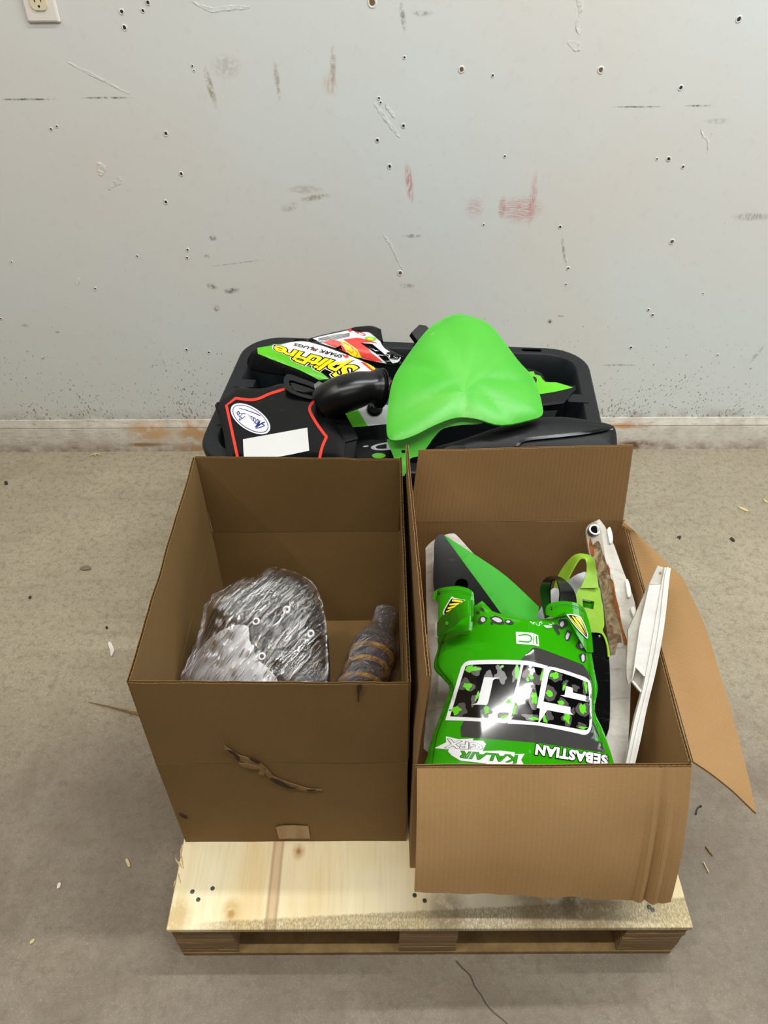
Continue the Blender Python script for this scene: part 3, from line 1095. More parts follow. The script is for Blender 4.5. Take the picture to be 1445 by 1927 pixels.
def PR(u, v, w):
    k = u * (len(oe) - 1)
    i = min(int(k), len(oe) - 2)
    o = lerp(oe[i], oe[i + 1], k - i)
    h = lerp(hz0, hz1, u)
    p = lerp(h, o, v) + Vector((0, 0, 0.006 * math.sin(v * math.pi)))
    return p + Vector((0, 0, 1)) * (0.0012 * noise.noise(Vector((u * 5, v * 3, 31))) + (w - 1) * 0.004)


corrugated('flap', PR, 0.49, 0.19, c2, B2, 48, 12)

# ------------------------------------------------------------------ plastics
M['black'] = plain('black_plastic', rgb(9, 10, 11), 0.22, 0.28, 0.3, 25, 0.05, 0, rgb(52, 52, 52))
M['black_dull'] = plain('worn_black_plastic', rgb(18, 18, 19), 0.48, 0.25, 0.3, 40, 0.1, 0, rgb(56, 55, 54))
M['bin'] = plain('black_tote_plastic', rgb(24, 28, 31), 0.42, 0.3, 0.15, 60, 0.06)
M['green'] = plain('green_plastic', rgb(46, 154, 6), 0.07, 0.5, 0.06, 12)
M['green_panel'] = plain('green_panel_plastic', rgb(42, 156, 14), 0.42, 0.2, 0.08, 10)
M['lime_print'] = plain('lime_print', rgb(92, 196, 18), 0.3, 0.5, 0.04)
M['lime'] = plain('lime_fluo_plastic', rgb(140, 184, 48), 0.45, 0.4, 0.14, 45, 0.05)
M['white_print'] = plain('white_print', rgb(226, 226, 226), 0.08, 0.5, 0.02)
M['black_print'] = plain('black_print', rgb(10, 10, 11), 0.07, 0.5, 0.05)
M['grey_print'] = plain('dark_grey_print', rgb(62, 61, 60), 0.08, 0.5, 0.05)
M['light_grey_print'] = plain('light_grey_print', rgb(186, 188, 190), 0.25, 0.5, 0.03)
M['red_print'] = plain('red_print', rgb(222, 52, 36), 0.3, 0.5, 0.04)
M['yellow_print'] = plain('yellow_print', rgb(248, 224, 20), 0.3, 0.5, 0.03)
M['blue_print'] = plain('blue_print', rgb(34, 40, 120), 0.3, 0.5, 0.03)
M['purple'] = plain('purple_plastic', rgb(70, 52, 120), 0.35)
M['label_paper'] = plain('blank_label', rgb(204, 204, 200), 0.55, 0.3, 0.03)
M['steel'] = plain('bright_steel', rgb(150, 150, 148), 0.35, 0.5, 0.15, 80, 0, 0.8)
M['grey_translucent'] = plain('grey_film', rgb(172, 172, 172), 0.35, 0.5, 0.25, 14)


def make_white_mat(name, base, dirt, amt):
    m = NT(name)
    a = m.noise(14, 5, 0.7)
    b = m.noise(1.0, 4, 0.7, m.map('Object', (0, 0, 0), (0.4, 0.3, 0.2), (12, 90, 30)))
    c = m.mix(m.math('MULTIPLY', m.ramp(a, 0.45, 0.7), amt), base, dirt)
    c = m.mix(m.math('MULTIPLY', m.ramp(b, 0.56, 0.72), amt), c, dirt)
    m.set(Base_Color=c, Roughness=0.42)
    return m.m


M['white'] = make_white_mat('white_plastic', rgb(222, 221, 216), rgb(176, 166, 148), 0.4)
M['white_dirty'] = make_white_mat('dirty_white_plastic', rgb(190, 185, 174), rgb(124, 108, 82), 0.55)


def make_fender_mat(hu, hv):
    m = NT('pale_rayed_green_plastic')
    a = m.noise(6, 4, 0.6)
    c = m.mix(m.ramp(a, 0.35, 0.65), rgb(64, 172, 36), rgb(76, 182, 48))
    # pale rays mixed into the green, spreading from the middle of the fender
    v = m.map('UV', (-hu, -hv, 0), (0, 0, 0), (1, 1, 1), 'POINT')
    gr = m.n('ShaderNodeTexGradient', gradient_type='RADIAL')
    m.l(v, gr.inputs[0])
    n1 = m.n('ShaderNodeTexNoise', noise_dimensions='1D')
    n1.inputs['Scale'].default_value = 6
    n1.inputs['Detail'].default_value = 3
    m.l(gr.outputs[1], n1.inputs['W'])
    sp = m.n('ShaderNodeTexGradient', gradient_type='SPHERICAL')
    m.l(m.map('UV', (-hu * 6, -hv * 6, 0), (0, 0, 0), (6, 6, 6)), sp.inputs[0])
    f = m.math('MULTIPLY', m.ramp(n1.outputs[0], 0.4, 0.65), m.ramp(sp.outputs[1], 0.0, 0.6))
    c = m.mix(m.math('MULTIPLY', f, 0.38), c, rgb(124, 196, 92))
    sc = m.noise(40, 3, 0.6)
    c = m.mix(m.math('MULTIPLY', m.ramp(sc, 0.68, 0.72), 0.6), c, rgb(150, 200, 50))
    m.set(Base_Color=c, Roughness=0.42)
    return m.m




def make_rust_mat():
    m = NT('rusty_dirty_face')
    a = m.noise(26, 5, 0.7, None, 1.5)
    b = m.noise(70, 5, 0.7)
    c = m.mix(m.ramp(a, 0.4, 0.6), rgb(96, 70, 42), rgb(168, 150, 116))
    c = m.mix(m.ramp(b, 0.55, 0.66), c, rgb(120, 74, 34))
    m.set(Base_Color=c, Roughness=0.8, Normal=m.bump(b, 0.5, 0.001))
    return m.m


M['rust_face'] = make_rust_mat()
M['rust'] = plain('orange_rust', rgb(166, 96, 44), 0.85, 0.2, 0.5, 90, 0.5)


def make_film(name, ang, tint, lo, hi, gloss, obj_space=False):
    m = NT(name)
    t = m.t
    def turned(a, sc):
        r = m.map('Object' if obj_space else 'UV', (0, 0, 0), a)
        mp = m.n('ShaderNodeMapping')
        mp.inputs['Scale'].default_value = sc
        m.l(r, mp.inputs[0])
        return mp.outputs[0]
    v1 = turned((0.3, 0.4, -ang) if obj_space else (0, 0, -ang), (20, 200, 200))
    v2 = turned((0.6, 0.2, -ang - 0.45) if obj_space else (0, 0, -ang - 0.45), (30, 240, 240))
    n1 = m.noise(1.0, 4, 0.7, v1, 1.2)
    n2 = m.noise(1.0, 3, 0.7, v2, 1.5)
    n3 = m.noise(26, 3, 0.6, None, 1.0)
    h = m.math('ADD', m.math('ADD', n1, m.math('MULTIPLY', n2, 0.8)), m.math('MULTIPLY', n3, 0.6))
    nb = m.bump(h, 1.0, 0.0036)
    gl = m.n('ShaderNodeBsdfGlossy')
    gl.inputs['Roughness'].default_value = 0.12
    gl.inputs['Color'].default_value = tint
    m.l(nb, gl.inputs['Normal'])
    tr = m.n('ShaderNodeBsdfTransparent')
    tr.inputs['Color'].default_value = (0.93, 0.93, 0.93, 1)
    fac = m.ramp(n1, lo, hi, (gloss * 0.16,) * 3 + (1,), (gloss,) * 3 + (1,))
    mx = m.n('ShaderNodeMixShader')
    m.l(fac, mx.inputs[0])
    m.l(tr.outputs[0], mx.inputs[1])
    m.l(gl.outputs[0], mx.inputs[2])
    out = [n for n in t.nodes if n.type == 'OUTPUT_MATERIAL'][0]
    m.l(mx.outputs[0], out.inputs['Surface'])
    return m.m


M['film'] = make_film('stretch_film', 0.9, (1, 1, 1, 1), 0.46, 0.60, 0.9)
M['film_round'] = make_film('shock_stretch_film', 0.5, (1, 1, 1, 1), 0.44, 0.58, 0.9, True)
M['film_edge'] = make_film('loose_stretch_film', 0.4, (1, 1, 1, 1), 0.5, 0.7, 0.35, True)
M['silver'] = plain('cast_aluminium', rgb(128, 126, 121), 0.4, 0.5, 0.2, 30, 0.1, 0.5)
M['side_silver'] = plain('silver_painted_bright', rgb(226, 228, 232), 0.34, 0.5, 0.10, 60, 0.2, 0.2)  # silver whitened to imitate the lights reflected in the film on this side
M['core_dark'] = plain('dark_grey_plastic', rgb(52, 52, 52), 0.5, 0.5, 0.25, 30)

# ------------------------------------------------------------------ left box contents: film-wrapped part
LB = lambda *p: zz(4.661, 330, 1050, *p)
WB = thing('wrapped_part', 'dark round-topped part with silver side under crinkled film in the left box', 'wrapped part', (-0.17, 0.75, Z0 + .005))
outl = LB((50, 1100), (50, 1010), (110, 900), (190, 700), (225, 570), (250, 430), (340, 320), (470, 250), (590, 175), (700, 160), (830, 88), (930, 92), (1080, 140), (1200, 210), (1270, 340), (1320, 560), (1335, 800), (1335, 1100))
outl = outl + [(606, 1312), (545, 1380), (450, 1385), (352, 1340)]
bs = Surf(atY(520, 1068, 0.868), (0.0, -0.52, 0.86))
bpoly = [bs.uv0(*p) for p in smooth_poly([q[:2] for q in outl], 3)]
bd = dist_poly(bpoly)
rid_a, rid_b = bs.uv0(*LB((600, 560))[0]), bs.uv0(*LB((720, 1000))[0])


def bundle_h(u, v):
    d = bd(u, v)
    h = 0.062 * (1 - math.exp(-d / 0.028))
    # flat dark face to the right, side falling away to the left of the ridge
    s = (u - rid_a[0]) - (v - rid_a[1]) * (rid_b[0] - rid_a[0]) / (rid_b[1] - rid_a[1])
    if s < 0: h += s * 0.20
    return max(h, 0.004 + 0.2 * min(d, 0.03))


bs.h = bundle_h
core_out = LB((90, 1100), (95, 1010), (150, 900), (250, 680), (300, 520), (390, 400), (560, 290), (720, 210), (840, 130), (930, 135), (1070, 180), (1170, 260), (1230, 380), (1270, 560), (1290, 800), (1290, 1100)) + [(596, 1312), (538, 1372), (450, 1378), (360, 1336)]
sheet('body', bs, core_out, M['core_dark'], WB, 0.15, 0.010, -0.008, flat_back=True, sm=3, label='dark grey body')
sheet('side_face', bs, LB((110, 1100), (150, 930), (260, 740), (480, 600), (640, 600), (650, 720), (720, 860), (830, 990), (900, 1100)) + [(520, 1360), (450, 1380), (360, 1340)], M['side_silver'], WB, 0.002, 0.010, -0.0055, sm=3, label='silver side whitened like light reflected in the film')
sheet('face_plate', bs, LB((640, 600), (700, 490), (860, 420), (1000, 400), (1130, 480), (1220, 640), (1230, 780), (1130, 850), (980, 900), (820, 960), (700, 840)), M['black_dull'], WB, 0.003, 0.010, -0.001, sm=4, label='black face plate')
for q in ((973, 452), (706, 555), (1187, 662), (758, 863)):
    a = LB(q)[0]
    u, v_ = bs.uv(a[0], a[1], 0.004)
    p = bs.pt(u, v_, 0.0005)
    pr = [(0.0062, 0), (0.0062, 0.003), (0.0052, 0.0042), (0.0036, 0.0042), (0.0030, 0.002), (0.0005, 0.0015)]
    lathe('rivet', p, bs.n, pr, M['white_print'], WB, 18, label='white ring rivet')
    lathe('rivet_hole', p + bs.n * 0.0030, bs.n, [(0.0030, 0), (0.0026, 0.0006)], plain('rivet_brown', rgb(90, 62, 52), 0.6), WB, 12)


def film_h(u, v):
    q = Vector((u * 60, v * 60, 2.0))
    a = u * 0.62 + v * 0.78      # along the wrap
    b = -u * 0.78 + v * 0.62
    r1 = 1 - abs(noise.noise(Vector((a * 26, b * 130, 5.0))))
    r2 = 1 - abs(noise.noise(Vector((a * 40 + 3, (b + 0.25 * a) * 240, 9.0))))
    return bundle_h(u, v) + 0.0035 * noise.noise(q) + 0.0022 * r1 * r1 + 0.0013 * r2 * r2 - 0.002


fs = Surf(bs.o, bs.n, film_h)
fo = []
for i, p in enumerate(smooth_poly([q[:2] for q in outl], 5)):
    k = 3.2 * noise.noise(Vector((p[0] * 0.08, p[1] * 0.08, 4)))
    fo.append((p[0] + k, p[1] + k, 1))
sheet('film_wrap', fs, fo, M['film'], WB, 0, 0.0024, 0.0035, sm=0, smooth=80, label='crinkled clear stretch film')

# --- film-wrapped shock absorber with yellow spring
SA, SB = Vector((-0.080, 0.715, 0.196)), atZ(729, 1151, 0.186)
axv = (SB - SA)
SL = axv.length
axd = axv.normalized()
SH = thing('wrapped_shock_absorber', 'shock absorber with yellow coil spring under clear film, lying in the left box', 'shock absorber', (-0.03, 0.85, Z0 + .005))
pa = [SA + axv * (i / 40) for i in range(41)]


def shr(t):
    if t < 0.62: return 0.030
    if t < 0.70: return 0.038
    if t < 0.74: return 0.034
    return 0.019 - 0.004 * (t - 0.74) / 0.26


sweep('damper_body', pa, [shr(i / 40) for i in range(41)], M['silver'], SH, 24, label='grey damper body')
hel = []
tot = 5.2
for i in range(150):
    t = i / 149
    a = axd.orthogonal().normalized()
    b = axd.cross(a)
    th = t * tot * 2 * math.pi
    pos = 0.02 + 0.66 * (t if t < 0.86 else 0.86 + (t - 0.86) * 0.62)
    hel.append(SA + axv * pos + (a * math.cos(th) + b * math.sin(th)) * 0.040)
sweep('spring', hel, 0.0050, plain('yellow_spring_paint', rgb(240, 176, 22), 0.4, 0.5, 0.06), SH, 8, label='yellow coil spring')
lathe('spring_collar', SA + axv * 0.695, axd, [(0.030, 0), (0.042, 0.001), (0.042, 0.012), (0.036, 0.016), (0.024, 0.018)], M['silver'], SH, 28, label='grey metal collar')
fr = []
for i in range(61):
    t = i / 60
    if t < 0.70: r = 0.0465
    elif t < 0.86: r = 0.0465 - (0.0465 - 0.026) * (t - 0.70) / 0.16
    else: r = 0.026 - 0.003 * (t - .86)
    fr.append(r)
sweep('film_wrap', [SA + axv * (i / 60 * 1.0 - 0.01) for i in range(61)], fr, M['film_round'], SH, 40, True, 'clear stretch film', lambda i, j: 0.05 * noise.noise(Vector((math.cos(j * .157) * 1.6, math.sin(j * .157) * 1.6, i * 0.16))), 80)
FS2 = Surf(atZ(722, 1292, 0.15), (0, -0.3, 0.95), lambda u, v: 0.012 * abs(noise.noise(Vector((u * 60, v * 60, 0)))))
sc = sheet('film_scrap', FS2, [(722, 1300), (722, 1289), (732, 1284), (742, 1288), (746, 1298), (742, 1310), (726, 1310)], M['film_edge'], None, 0, 0.005, 0.004, sm=3, smooth=80)
setp(sc, 'small crumpled scrap of clear film on the floor of the left box', 'film scrap')

# ------------------------------------------------------------------ right box contents
Z5 = lambda *p: zz(3.6125, 780, 1100, *p)
Z5B = lambda *p: zz(6.568, 800, 990, *p)
Z6B = lambda *p: zz(7.225, 980, 1020, *p)
Z6 = lambda *p: zz(3.211, 1080, 960, *p)
Z7 = lambda *p: zz(4.516, 820, 1220, *p)
Z8 = lambda *p: zz(3.803, 800, 1360, *p)

# white panel at the back left
wsf = Surf(atY(830, 1010, 0.960), (-0.05, -0.46, 0.88), None)
WP = thing('white_plastic_panel', 'dirty white plastic panel standing behind the green and black shroud', 'panel', tuple(atY(830, 1300, 0.70)))
wpo = [(802, 1030), (817, 1016), (836, 1007), (850, 1004), (860, 1008), (892, 1043), (940, 1090), (960, 1200), (940, 1400), (810, 1420), (800, 1370), (806, 1320), (812, 1266), (805, 1200), (802, 1128), (801, 1045)]
wd = dist_poly([wsf.uv0(*p[:2]) for p in wpo])
wsf.h = lambda u, v: -0.010 * max(0.0, 1 - wd(u, v) / 0.012)
sheet('panel_sheet', wsf, wpo, M['white_dirty'], WP, 0.003, 0.012, -0.004, sm=3)

# green and black shroud in front of it
gs = Surf(atY(830, 1010, 0.930), (0.03, -0.49, 0.87))
gline = (gs.uv0(838, 1010), gs.uv0(942, 1152))


def gh(u, v):
    (u0, v0), (u1, v1) = gline
    L = math.hypot(u1 - u0, v1 - v0)
    s = ((u - u0) * (v1 - v0) - (v - v0) * (u1 - u0)) / L   # signed distance to the seam
    return 0.012 - abs(s) * 0.22


gs.h = gh
SR = thing('radiator_shroud', 'green and black triangular shroud pointing up behind the number plate', 'shroud', tuple(atY(900, 1150, 0.82)))
hole = [q[:2] for q in ell(868.5, 1100, 12.5, 11, 0, 14)]
sheet('black_body', gs, [(826, 1007), (833, 1006), (838, 1011), (878, 1066), (912, 1112), (945, 1158, 1), (930, 1200, 1), (850, 1190, 1), (826, 1130), (816, 1104), (816, 1060), (818, 1018)], M['black'], SR, 0.004, 0.010, 0.001, holes=[hole], sm=4, label='black half')
sheet('green_panel', gs, [(835, 1006, 1), (850, 1016), (891, 1042), (952, 1084), (1014, 1142, 1), (1008, 1180, 1), (945, 1158, 1), (912, 1112), (878, 1066), (838, 1011)], M['green_panel'], SR, 0.004, 0.010, 0.001, sm=4, label='green half')
dsf = Surf(gs.o - gs.n * 0.02, gs.n)
sheet('backing', dsf, [(850, 1085, 1), (890, 1085, 1), (890, 1125, 1), (850, 1125, 1)], M['black_print'], SR, 0.002, 0, 0, sm=0)

# grey translucent piece behind the straps
gsf = Surf(atY(1050, 1120, 0.86), (-0.25, -0.6, 0.75), lambda u, v: 0.006 * noise.noise(Vector((u * 40, v * 40, 1))))
GP = thing('grey_plastic_piece', 'grey translucent plastic piece behind the black strap loop', 'plastic piece', tuple(atY(1060, 1160, 0.83)))
sheet('sheet', gsf, [(1000, 1172), (1008, 1158), (1020, 1140), (1034, 1112), (1060, 1098), (1080, 1084), (1091, 1079), (1104, 1079), (1112, 1120), (1105, 1175, 1), (1060, 1190, 1)], M['grey_translucent'], GP, 0.003, 0.008, 0, sm=4)

# lime fork guard with a looped strap
LG = thing('lime_fork_guard', 'faded lime green fork guard with a looped strap and a rectangular slot', 'fork guard', tuple(atY(1115, 1200, 0.76)))
lsf = Surf(atY(1112, 1150, 0.772), (0.1, -0.55, 0.83), None)
lu = lsf.uv0(1110, 1150)[0]
lsf.h = lambda u, v: -6.0 * (u - lu) ** 2
slot_o = Z6B((835, 775, 1), (1000, 808, 1), (990, 915, 1), (848, 893, 1))
sheet('guard_body', lsf, [(1092, 1105), (1125, 1103), (1131, 1125), (1135, 1146), (1137, 1176), (1134, 1186), (1141, 1200), (1146, 1220), (1148, 1236, 1), (1144, 1236, 1), (1142, 1216), (1136, 1198), (1128, 1191), (1108, 1190, 1), (1098, 1170), (1078, 1134, 1)], M['lime'], LG, 0.003, 0.008, 0, holes=[slot_o], sm=4)
ribbon('strap_loop', [((1092, 1107, .80), (1126, 1106, .80)), ((1099, 1090, .812), (1124, 1090, .812)), ((1103, 1077, .822), (1122, 1074, .822)), ((1104, 1062, .832), (1117, 1052, .834)),
                      ((1100, 1052, .838), (1103, 1044, .852)), ((1091, 1052, .838), (1082, 1045, .86)), ((1080, 1068, .83), (1063, 1064, .86)), ((1067, 1094, .82), (1050, 1086, .85)), ((1060, 1112, .81), (1043, 1105, .84))], M['lime'], LG, 0.0025)
s2 = Surf(lsf.o - lsf.n * 0.012, lsf.n)
sheet('slot_backing', s2, Z6B((828, 790, 1), (1004, 825, 1), (996, 905, 1), (840, 880, 1)), M['green'], LG, 0.002, 0, 0, sm=0, label='green plastic seen through the slot')
sheet('black_backing', s2, [(1108, 1180, 1), (1134, 1186), (1141, 1206), (1146, 1236), (1148, 1290), (1146, 1370), (1130, 1400, 1), (1104, 1400, 1)], M['black'], LG, 0.004, 0.012, 0.004, sm=4, label='black lower half')
p = s2.raw(*s2.uv0(1126, 1198), 0.005)
lathe('rivet', p, s2.n, [(0.0022, 0), (0.002, 0.001), (0.0005, 0.0014)], M['steel'], LG, 10)

# black strap loop
BS = thing('black_strap', 'short black strap bent into a loop behind the right top of the number plate', 'strap', tuple(atY(1045, 1150, 0.78)))
ribbon('loop', [((1026, 1164, .785), (1040, 1158, .765)), ((1021, 1142, .79), (1036, 1138, .77)), ((1017, 1116, .80), (1035, 1116, .78)), ((1019, 1100, .806), (1036, 1102, .785)), ((1028, 1088, .812), (1039, 1093, .79)),
                ((1043, 1085, .812), (1045, 1091, .785)), ((1058, 1089, .80), (1049, 1097, .775)), ((1075, 1105, .785), (1053, 1114, .762)), ((1083, 1123, .775), (1052, 1130, .752)), ((1084, 1142, .765), (1050, 1144, .742))], M['black'], BS, 0.002)

# rusty white arm
AS = Surf(atY(1118, 1000, 0.962), (0.0, -0.33, 0.945))
ar = (AS.uv0(1128, 1016), AS.uv0(1178, 1225))


def ah(u, v):
    (u0, v0), (u1, v1) = ar
    L = math.hypot(u1 - u0, v1 - v0)
    s = ((u - u0) * (v1 - v0) - (v - v0) * (u1 - u0)) / L
    s = -s if (v1 < v0) else s
    k = max(0.0, min(1.0, (v - v1) / 0.05))
    return k * (0.014 - (0.9 if s < 0 else 0.30) * abs(s))


AS.h = ah
RA = thing('rusty_white_arm', 'dirty white frame arm with brown rust and a bored end, in the right box', 'frame arm', tuple(atY(1150, 1300, 0.68)))
arm_o = [(1103, 1004), (1104, 993), (1110, 986), (1128, 977, 1), (1138, 990, 1), (1155, 1025), (1173, 1075), (1189, 1116), (1197, 1152), (1192, 1200), (1187, 1284), (1184, 1365), (1177, 1458, 1), (1158, 1460, 1), (1137, 1372), (1139, 1318), (1136, 1236, 1), (1148, 1234, 1), (1139, 1159), (1127, 1091), (1110, 1044)]
bh = [q[:2] for q in ell(1118, 999, 6, 10, 0.1, 14)]
sheet('arm_body', AS, arm_o, M['white_dirty'], RA, 0.006, 0.008, 0, holes=[bh], sm=4)
sheet('rusty_face', AS, [(1113, 1030), (1126, 1018), (1134, 1040), (1144, 1068), (1155, 1112), (1166, 1178), (1170, 1209, 1), (1163, 1211), (1157, 1232, 1), (1148, 1233, 1), (1140, 1159), (1128, 1091), (1112, 1046)], M['rust_face'], RA, 0.0006, 0.008, 0.0008, sm=4, label='brown rusted inner face')
for o in ([(1150, 1090), (1155, 1098), (1158, 1120), (1164, 1140), (1170, 1175), (1178, 1200), (1180, 1212), (1174, 1210), (1167, 1180), (1157, 1140), (1152, 1112)], [(1110, 1012), (1115, 1024), (1118, 1044), (1114, 1046), (1109, 1030)], [(1143, 1062), (1147, 1070), (1148, 1082), (1145, 1078)]):
    sheet('rust_patch', AS, o, M['rust'], RA, 0.0004, 0.008, 0.0018, sm=3, label='orange rust')
p = AS.pt(*AS.uv(1118, 999), 0.0)
lathe('bushing', p - AS.n * 0.004, AS.n, [(0.0115, 0), (0.0115, 0.008), (0.0105, 0.0095), (0.0075, 0.0095), (0.0070, 0.003), (0.0070, 0.0)], M['steel'], RA, 20, label='steel bushing in the bored end')
lathe('bore', p + AS.n * 0.001, AS.n, [(0.0068, 0), (0.0068, 0.002)], M['black_print'], RA, 16)
for o in ([(1143, 996), (1148, 992), (1152, 1004), (1153, 1018), (1148, 1022), (1145, 1010)], [(1177, 1094), (1181, 1090), (1186, 1104), (1187, 1120), (1182, 1123), (1179, 1108)], [(1187, 1146), (1193, 1142), (1198, 1158), (1194, 1163)]):
    sheet('tab', AS, o, M['white'], RA, 0.010, 0.006, 0.006, sm=3)

# white tail piece with bracket
TS = Surf(atY(1250, 1068, 0.805), (-0.12, -0.60, 0.79))
WF = thing('white_tail_plastic', 'white plastic strip with angled bracket leaning out over the right box wall', 'plastic strip', tuple(atY(1195, 1400, 0.60)))
rail = Z6((548, 345, 1), (585, 350, 1), (575, 430), (545, 700), (500, 950), (440, 1200), (400, 1400), (352, 1600, 1), (300, 1605, 1), (330, 1450), (368, 1260), (412, 1095), (432, 1000), (470, 800), (520, 500))
sheet('rail', TS, rail, M['white'], WF, 0.012, 0.010, 0.012, sm=4)
sheet('rail_rib', TS, Z6((560, 352), (572, 352), (560, 430), (530, 700), (485, 950), (425, 1200), (380, 1400), (340, 1590), (326, 1590), (365, 1390), (410, 1200), (470, 950), (515, 700), (545, 430)), M['white'], WF, 0.004, 0.010, 0.0155, sm=4)
sheet('bracket_channel', TS, Z6((455, 450, 1), (527, 450, 1), (500, 640), (465, 820), (432, 1000, 1), (375, 950, 1), (350, 1035, 1), (395, 715, 1)), M['white'], WF, 0.006, 0.010, 0.008, sm=3)
sheet('bracket_cheek', TS, Z6((452, 450, 1), (458, 455, 1), (398, 715, 1), (352, 1040, 1), (330, 1050, 1), (316, 980), (328, 720, 1)), M['white_dirty'], WF, 0.006, 0.010, -0.002, sm=3)
sheet('bracket_tab', TS, Z6((505, 335, 1), (545, 347, 1), (525, 450, 1), (455, 445, 1)), M['white_dirty'], WF, 0.004, 0.010, 0.004, sm=0, holes=[Z6(*[(q[0], q[1]) for q in ell(520, 382, 9, 9, 0, 10)])])
sheet('bracket_foot', TS, Z6((352, 1038, 1), (376, 948, 1), (430, 1000, 1), (408, 1102, 1)), M['white_dirty'], WF, 0.005, 0.010, -0.006, sm=0)
sheet('foot_rib', TS, Z6((372, 950, 1), (382, 945, 1), (432, 998, 1), (425, 1006, 1)), M['white'], WF, 0.014, 0, 0.010, sm=0)
sheet('foot_rib', TS, Z6((350, 1036, 1), (360, 1030, 1), (412, 1092, 1), (404, 1102, 1)), M['white'], WF, 0.014, 0, 0.010, sm=0)

# --- green number plate
PS = Surf(atY(794, 1439, 0.548), (0.0, -0.423, 0.906))
po = Z5((400, 150, 1), (460, 110, 1), (530, 182, 1), (640, 215), (770, 240), (850, 236), (940, 230, 1), (1015, 185, 1), (1055, 210, 1), (1160, 300), (1190, 400), (1225, 600), (1245, 710), (1225, 860), (1290, 1010), (1375, 1275, 1), (1390, 1330, 1), (20, 1300, 1), (75, 1200), (110, 1070), (190, 850), (240, 710), (195, 640), (130, 560), (160, 430), (165, 350), (290, 300, 1), (395, 280, 1))
ppoly = [PS.uv0(p[0], p[1]) for p in smooth_poly(po, 3)]
pd = dist_poly(ppoly)
pc = PS.uv0(*Z5((778, 700))[0])
pc2 = PS.uv0(*Z5((785, 1300))[0])


def ph(u, v):
    uc = pc[0] + (v - pc[1]) * (pc2[0] - pc[0]) / (pc2[1] - pc[1])
    a = u - uc
    r = 0.022 - 0.95 * a * a - abs(a) * 0.14 + (0.22 * a * (v - pc[1]) if a < 0 else 0)
    d = pd(u, v)
    r -= 0.012 * max(0.0, 1 - d / 0.009)
    return r


PS.h = ph
NP = thing('number_plate', 'glossy green number plate marked 510, lying upside down in the right box', 'number plate', tuple(atY(980, 1440, 0.56)))
sheet('plate_body', PS, po, M['green'], NP, 0.003, 0.007, 0, sm=4)
decals('grey_band', PS, [Z5((725, 510, 1), (805, 428, 1), (870, 440), (1145, 545, 1), (1190, 620), (1208, 740), (1190, 860), (1240, 985), (1300, 1145, 1), (1050, 1108), (800, 1072), (318, 1035, 1), (350, 900))], M['grey_print'], NP, 0.0005, 0.010, 3)
decals('number_outline', PS, [Z7((80, 612, 1), (200, 210), (222, 150), (262, 112), (330, 102), (520, 97), (700, 103), (800, 110), (952, 150, 1), (940, 165, 1), (965, 155), (1040, 170), (1180, 215), (1305, 275), (1325, 440), (1325, 640), (1305, 712), (1265, 735), (1200, 722), (1050, 690), (880, 658), (800, 650), (608, 640, 1), (610, 628, 1), (590, 636), (540, 632), (300, 618))], M['white_print'], NP, 0.0009, 0.010, 4)
f0 = Z7((122, 578, 1), (240, 190), (265, 150), (320, 138), (530, 134), (722, 138, 1), (690, 290), (640, 480), (615, 570), (590, 592), (545, 600), (400, 592))
f1 = Z7((745, 142, 1), (800, 147), (920, 172, 1), (900, 280), (862, 485, 1), (835, 500, 1), (885, 512, 1), (872, 627, 1), (800, 620), (640, 604, 1), (662, 575, 1), (640, 585, 1), (690, 380))
f5 = Z7((975, 190), (1040, 200), (1180, 245), (1290, 290, 1), (1303, 408, 1), (1165, 375, 1), (1165, 335, 1), (1105, 318, 1), (1095, 395, 1), (1055, 400, 1), (1095, 412, 1), (1303, 458, 1), (1305, 640), (1285, 690), (1250, 692), (1100, 665), (880, 628, 1), (948, 525, 1), (1130, 560, 1), (1175, 568, 1), (1145, 540, 1), (1145, 498, 1), (915, 452, 1), (945, 300))
decals('number', PS, [f0, f1, f5], M['black_print'], NP, 0.0013, 0.010, 4)
grey_b = [(310, 180, 70, 45, 0), (260, 320, 62, 62, .5), (445, 225, 32, 38, 0), (555, 240, 40, 50, -.4), (320, 440, 24, 45, .2), (205, 520, 58, 55, .4), (680, 210, 26, 70, .2), (770, 220, 32, 50, 0), (845, 250, 36, 55, -.3), (540, 165, 30, 22, 0),
          (830, 420, 40, 75, 0), (900, 250, 22, 80, .15), (1015, 235, 66, 45, .25), (965, 380, 52, 60, 0), (1185, 330, 28, 40, -.4), (1100, 290, 24, 22, 0), (1270, 340, 26, 65, -.1), (1070, 470, 42, 50, 0), (1115, 600, 42, 60, -.2), (1250, 520, 50, 70, -.3),
          (820, 590, 80, 30, .15), (955, 580, 48, 40, 0), (1240, 660, 50, 26, .15), (575, 570, 62, 26, 0), (430, 540, 40, 50, 0), (660, 520, 40, 70, .2), (1165, 535, 18, 26, 0)]


def clip_in(cx, cy, polys):
    for pl in polys:
        q = [(a[0], a[1]) for a in pl]
        ins = False
        for i in range(len(q)):
            (x1, y1), (x2, y2) = q[i], q[(i + 1) % len(q)]
            if (y1 > cy) != (y2 > cy) and cx < x1 + (x2 - x1) * (cy - y1) / (y2 - y1):
                ins = not ins
        if ins: return True
    return False


FP = [f0, f1, f5]


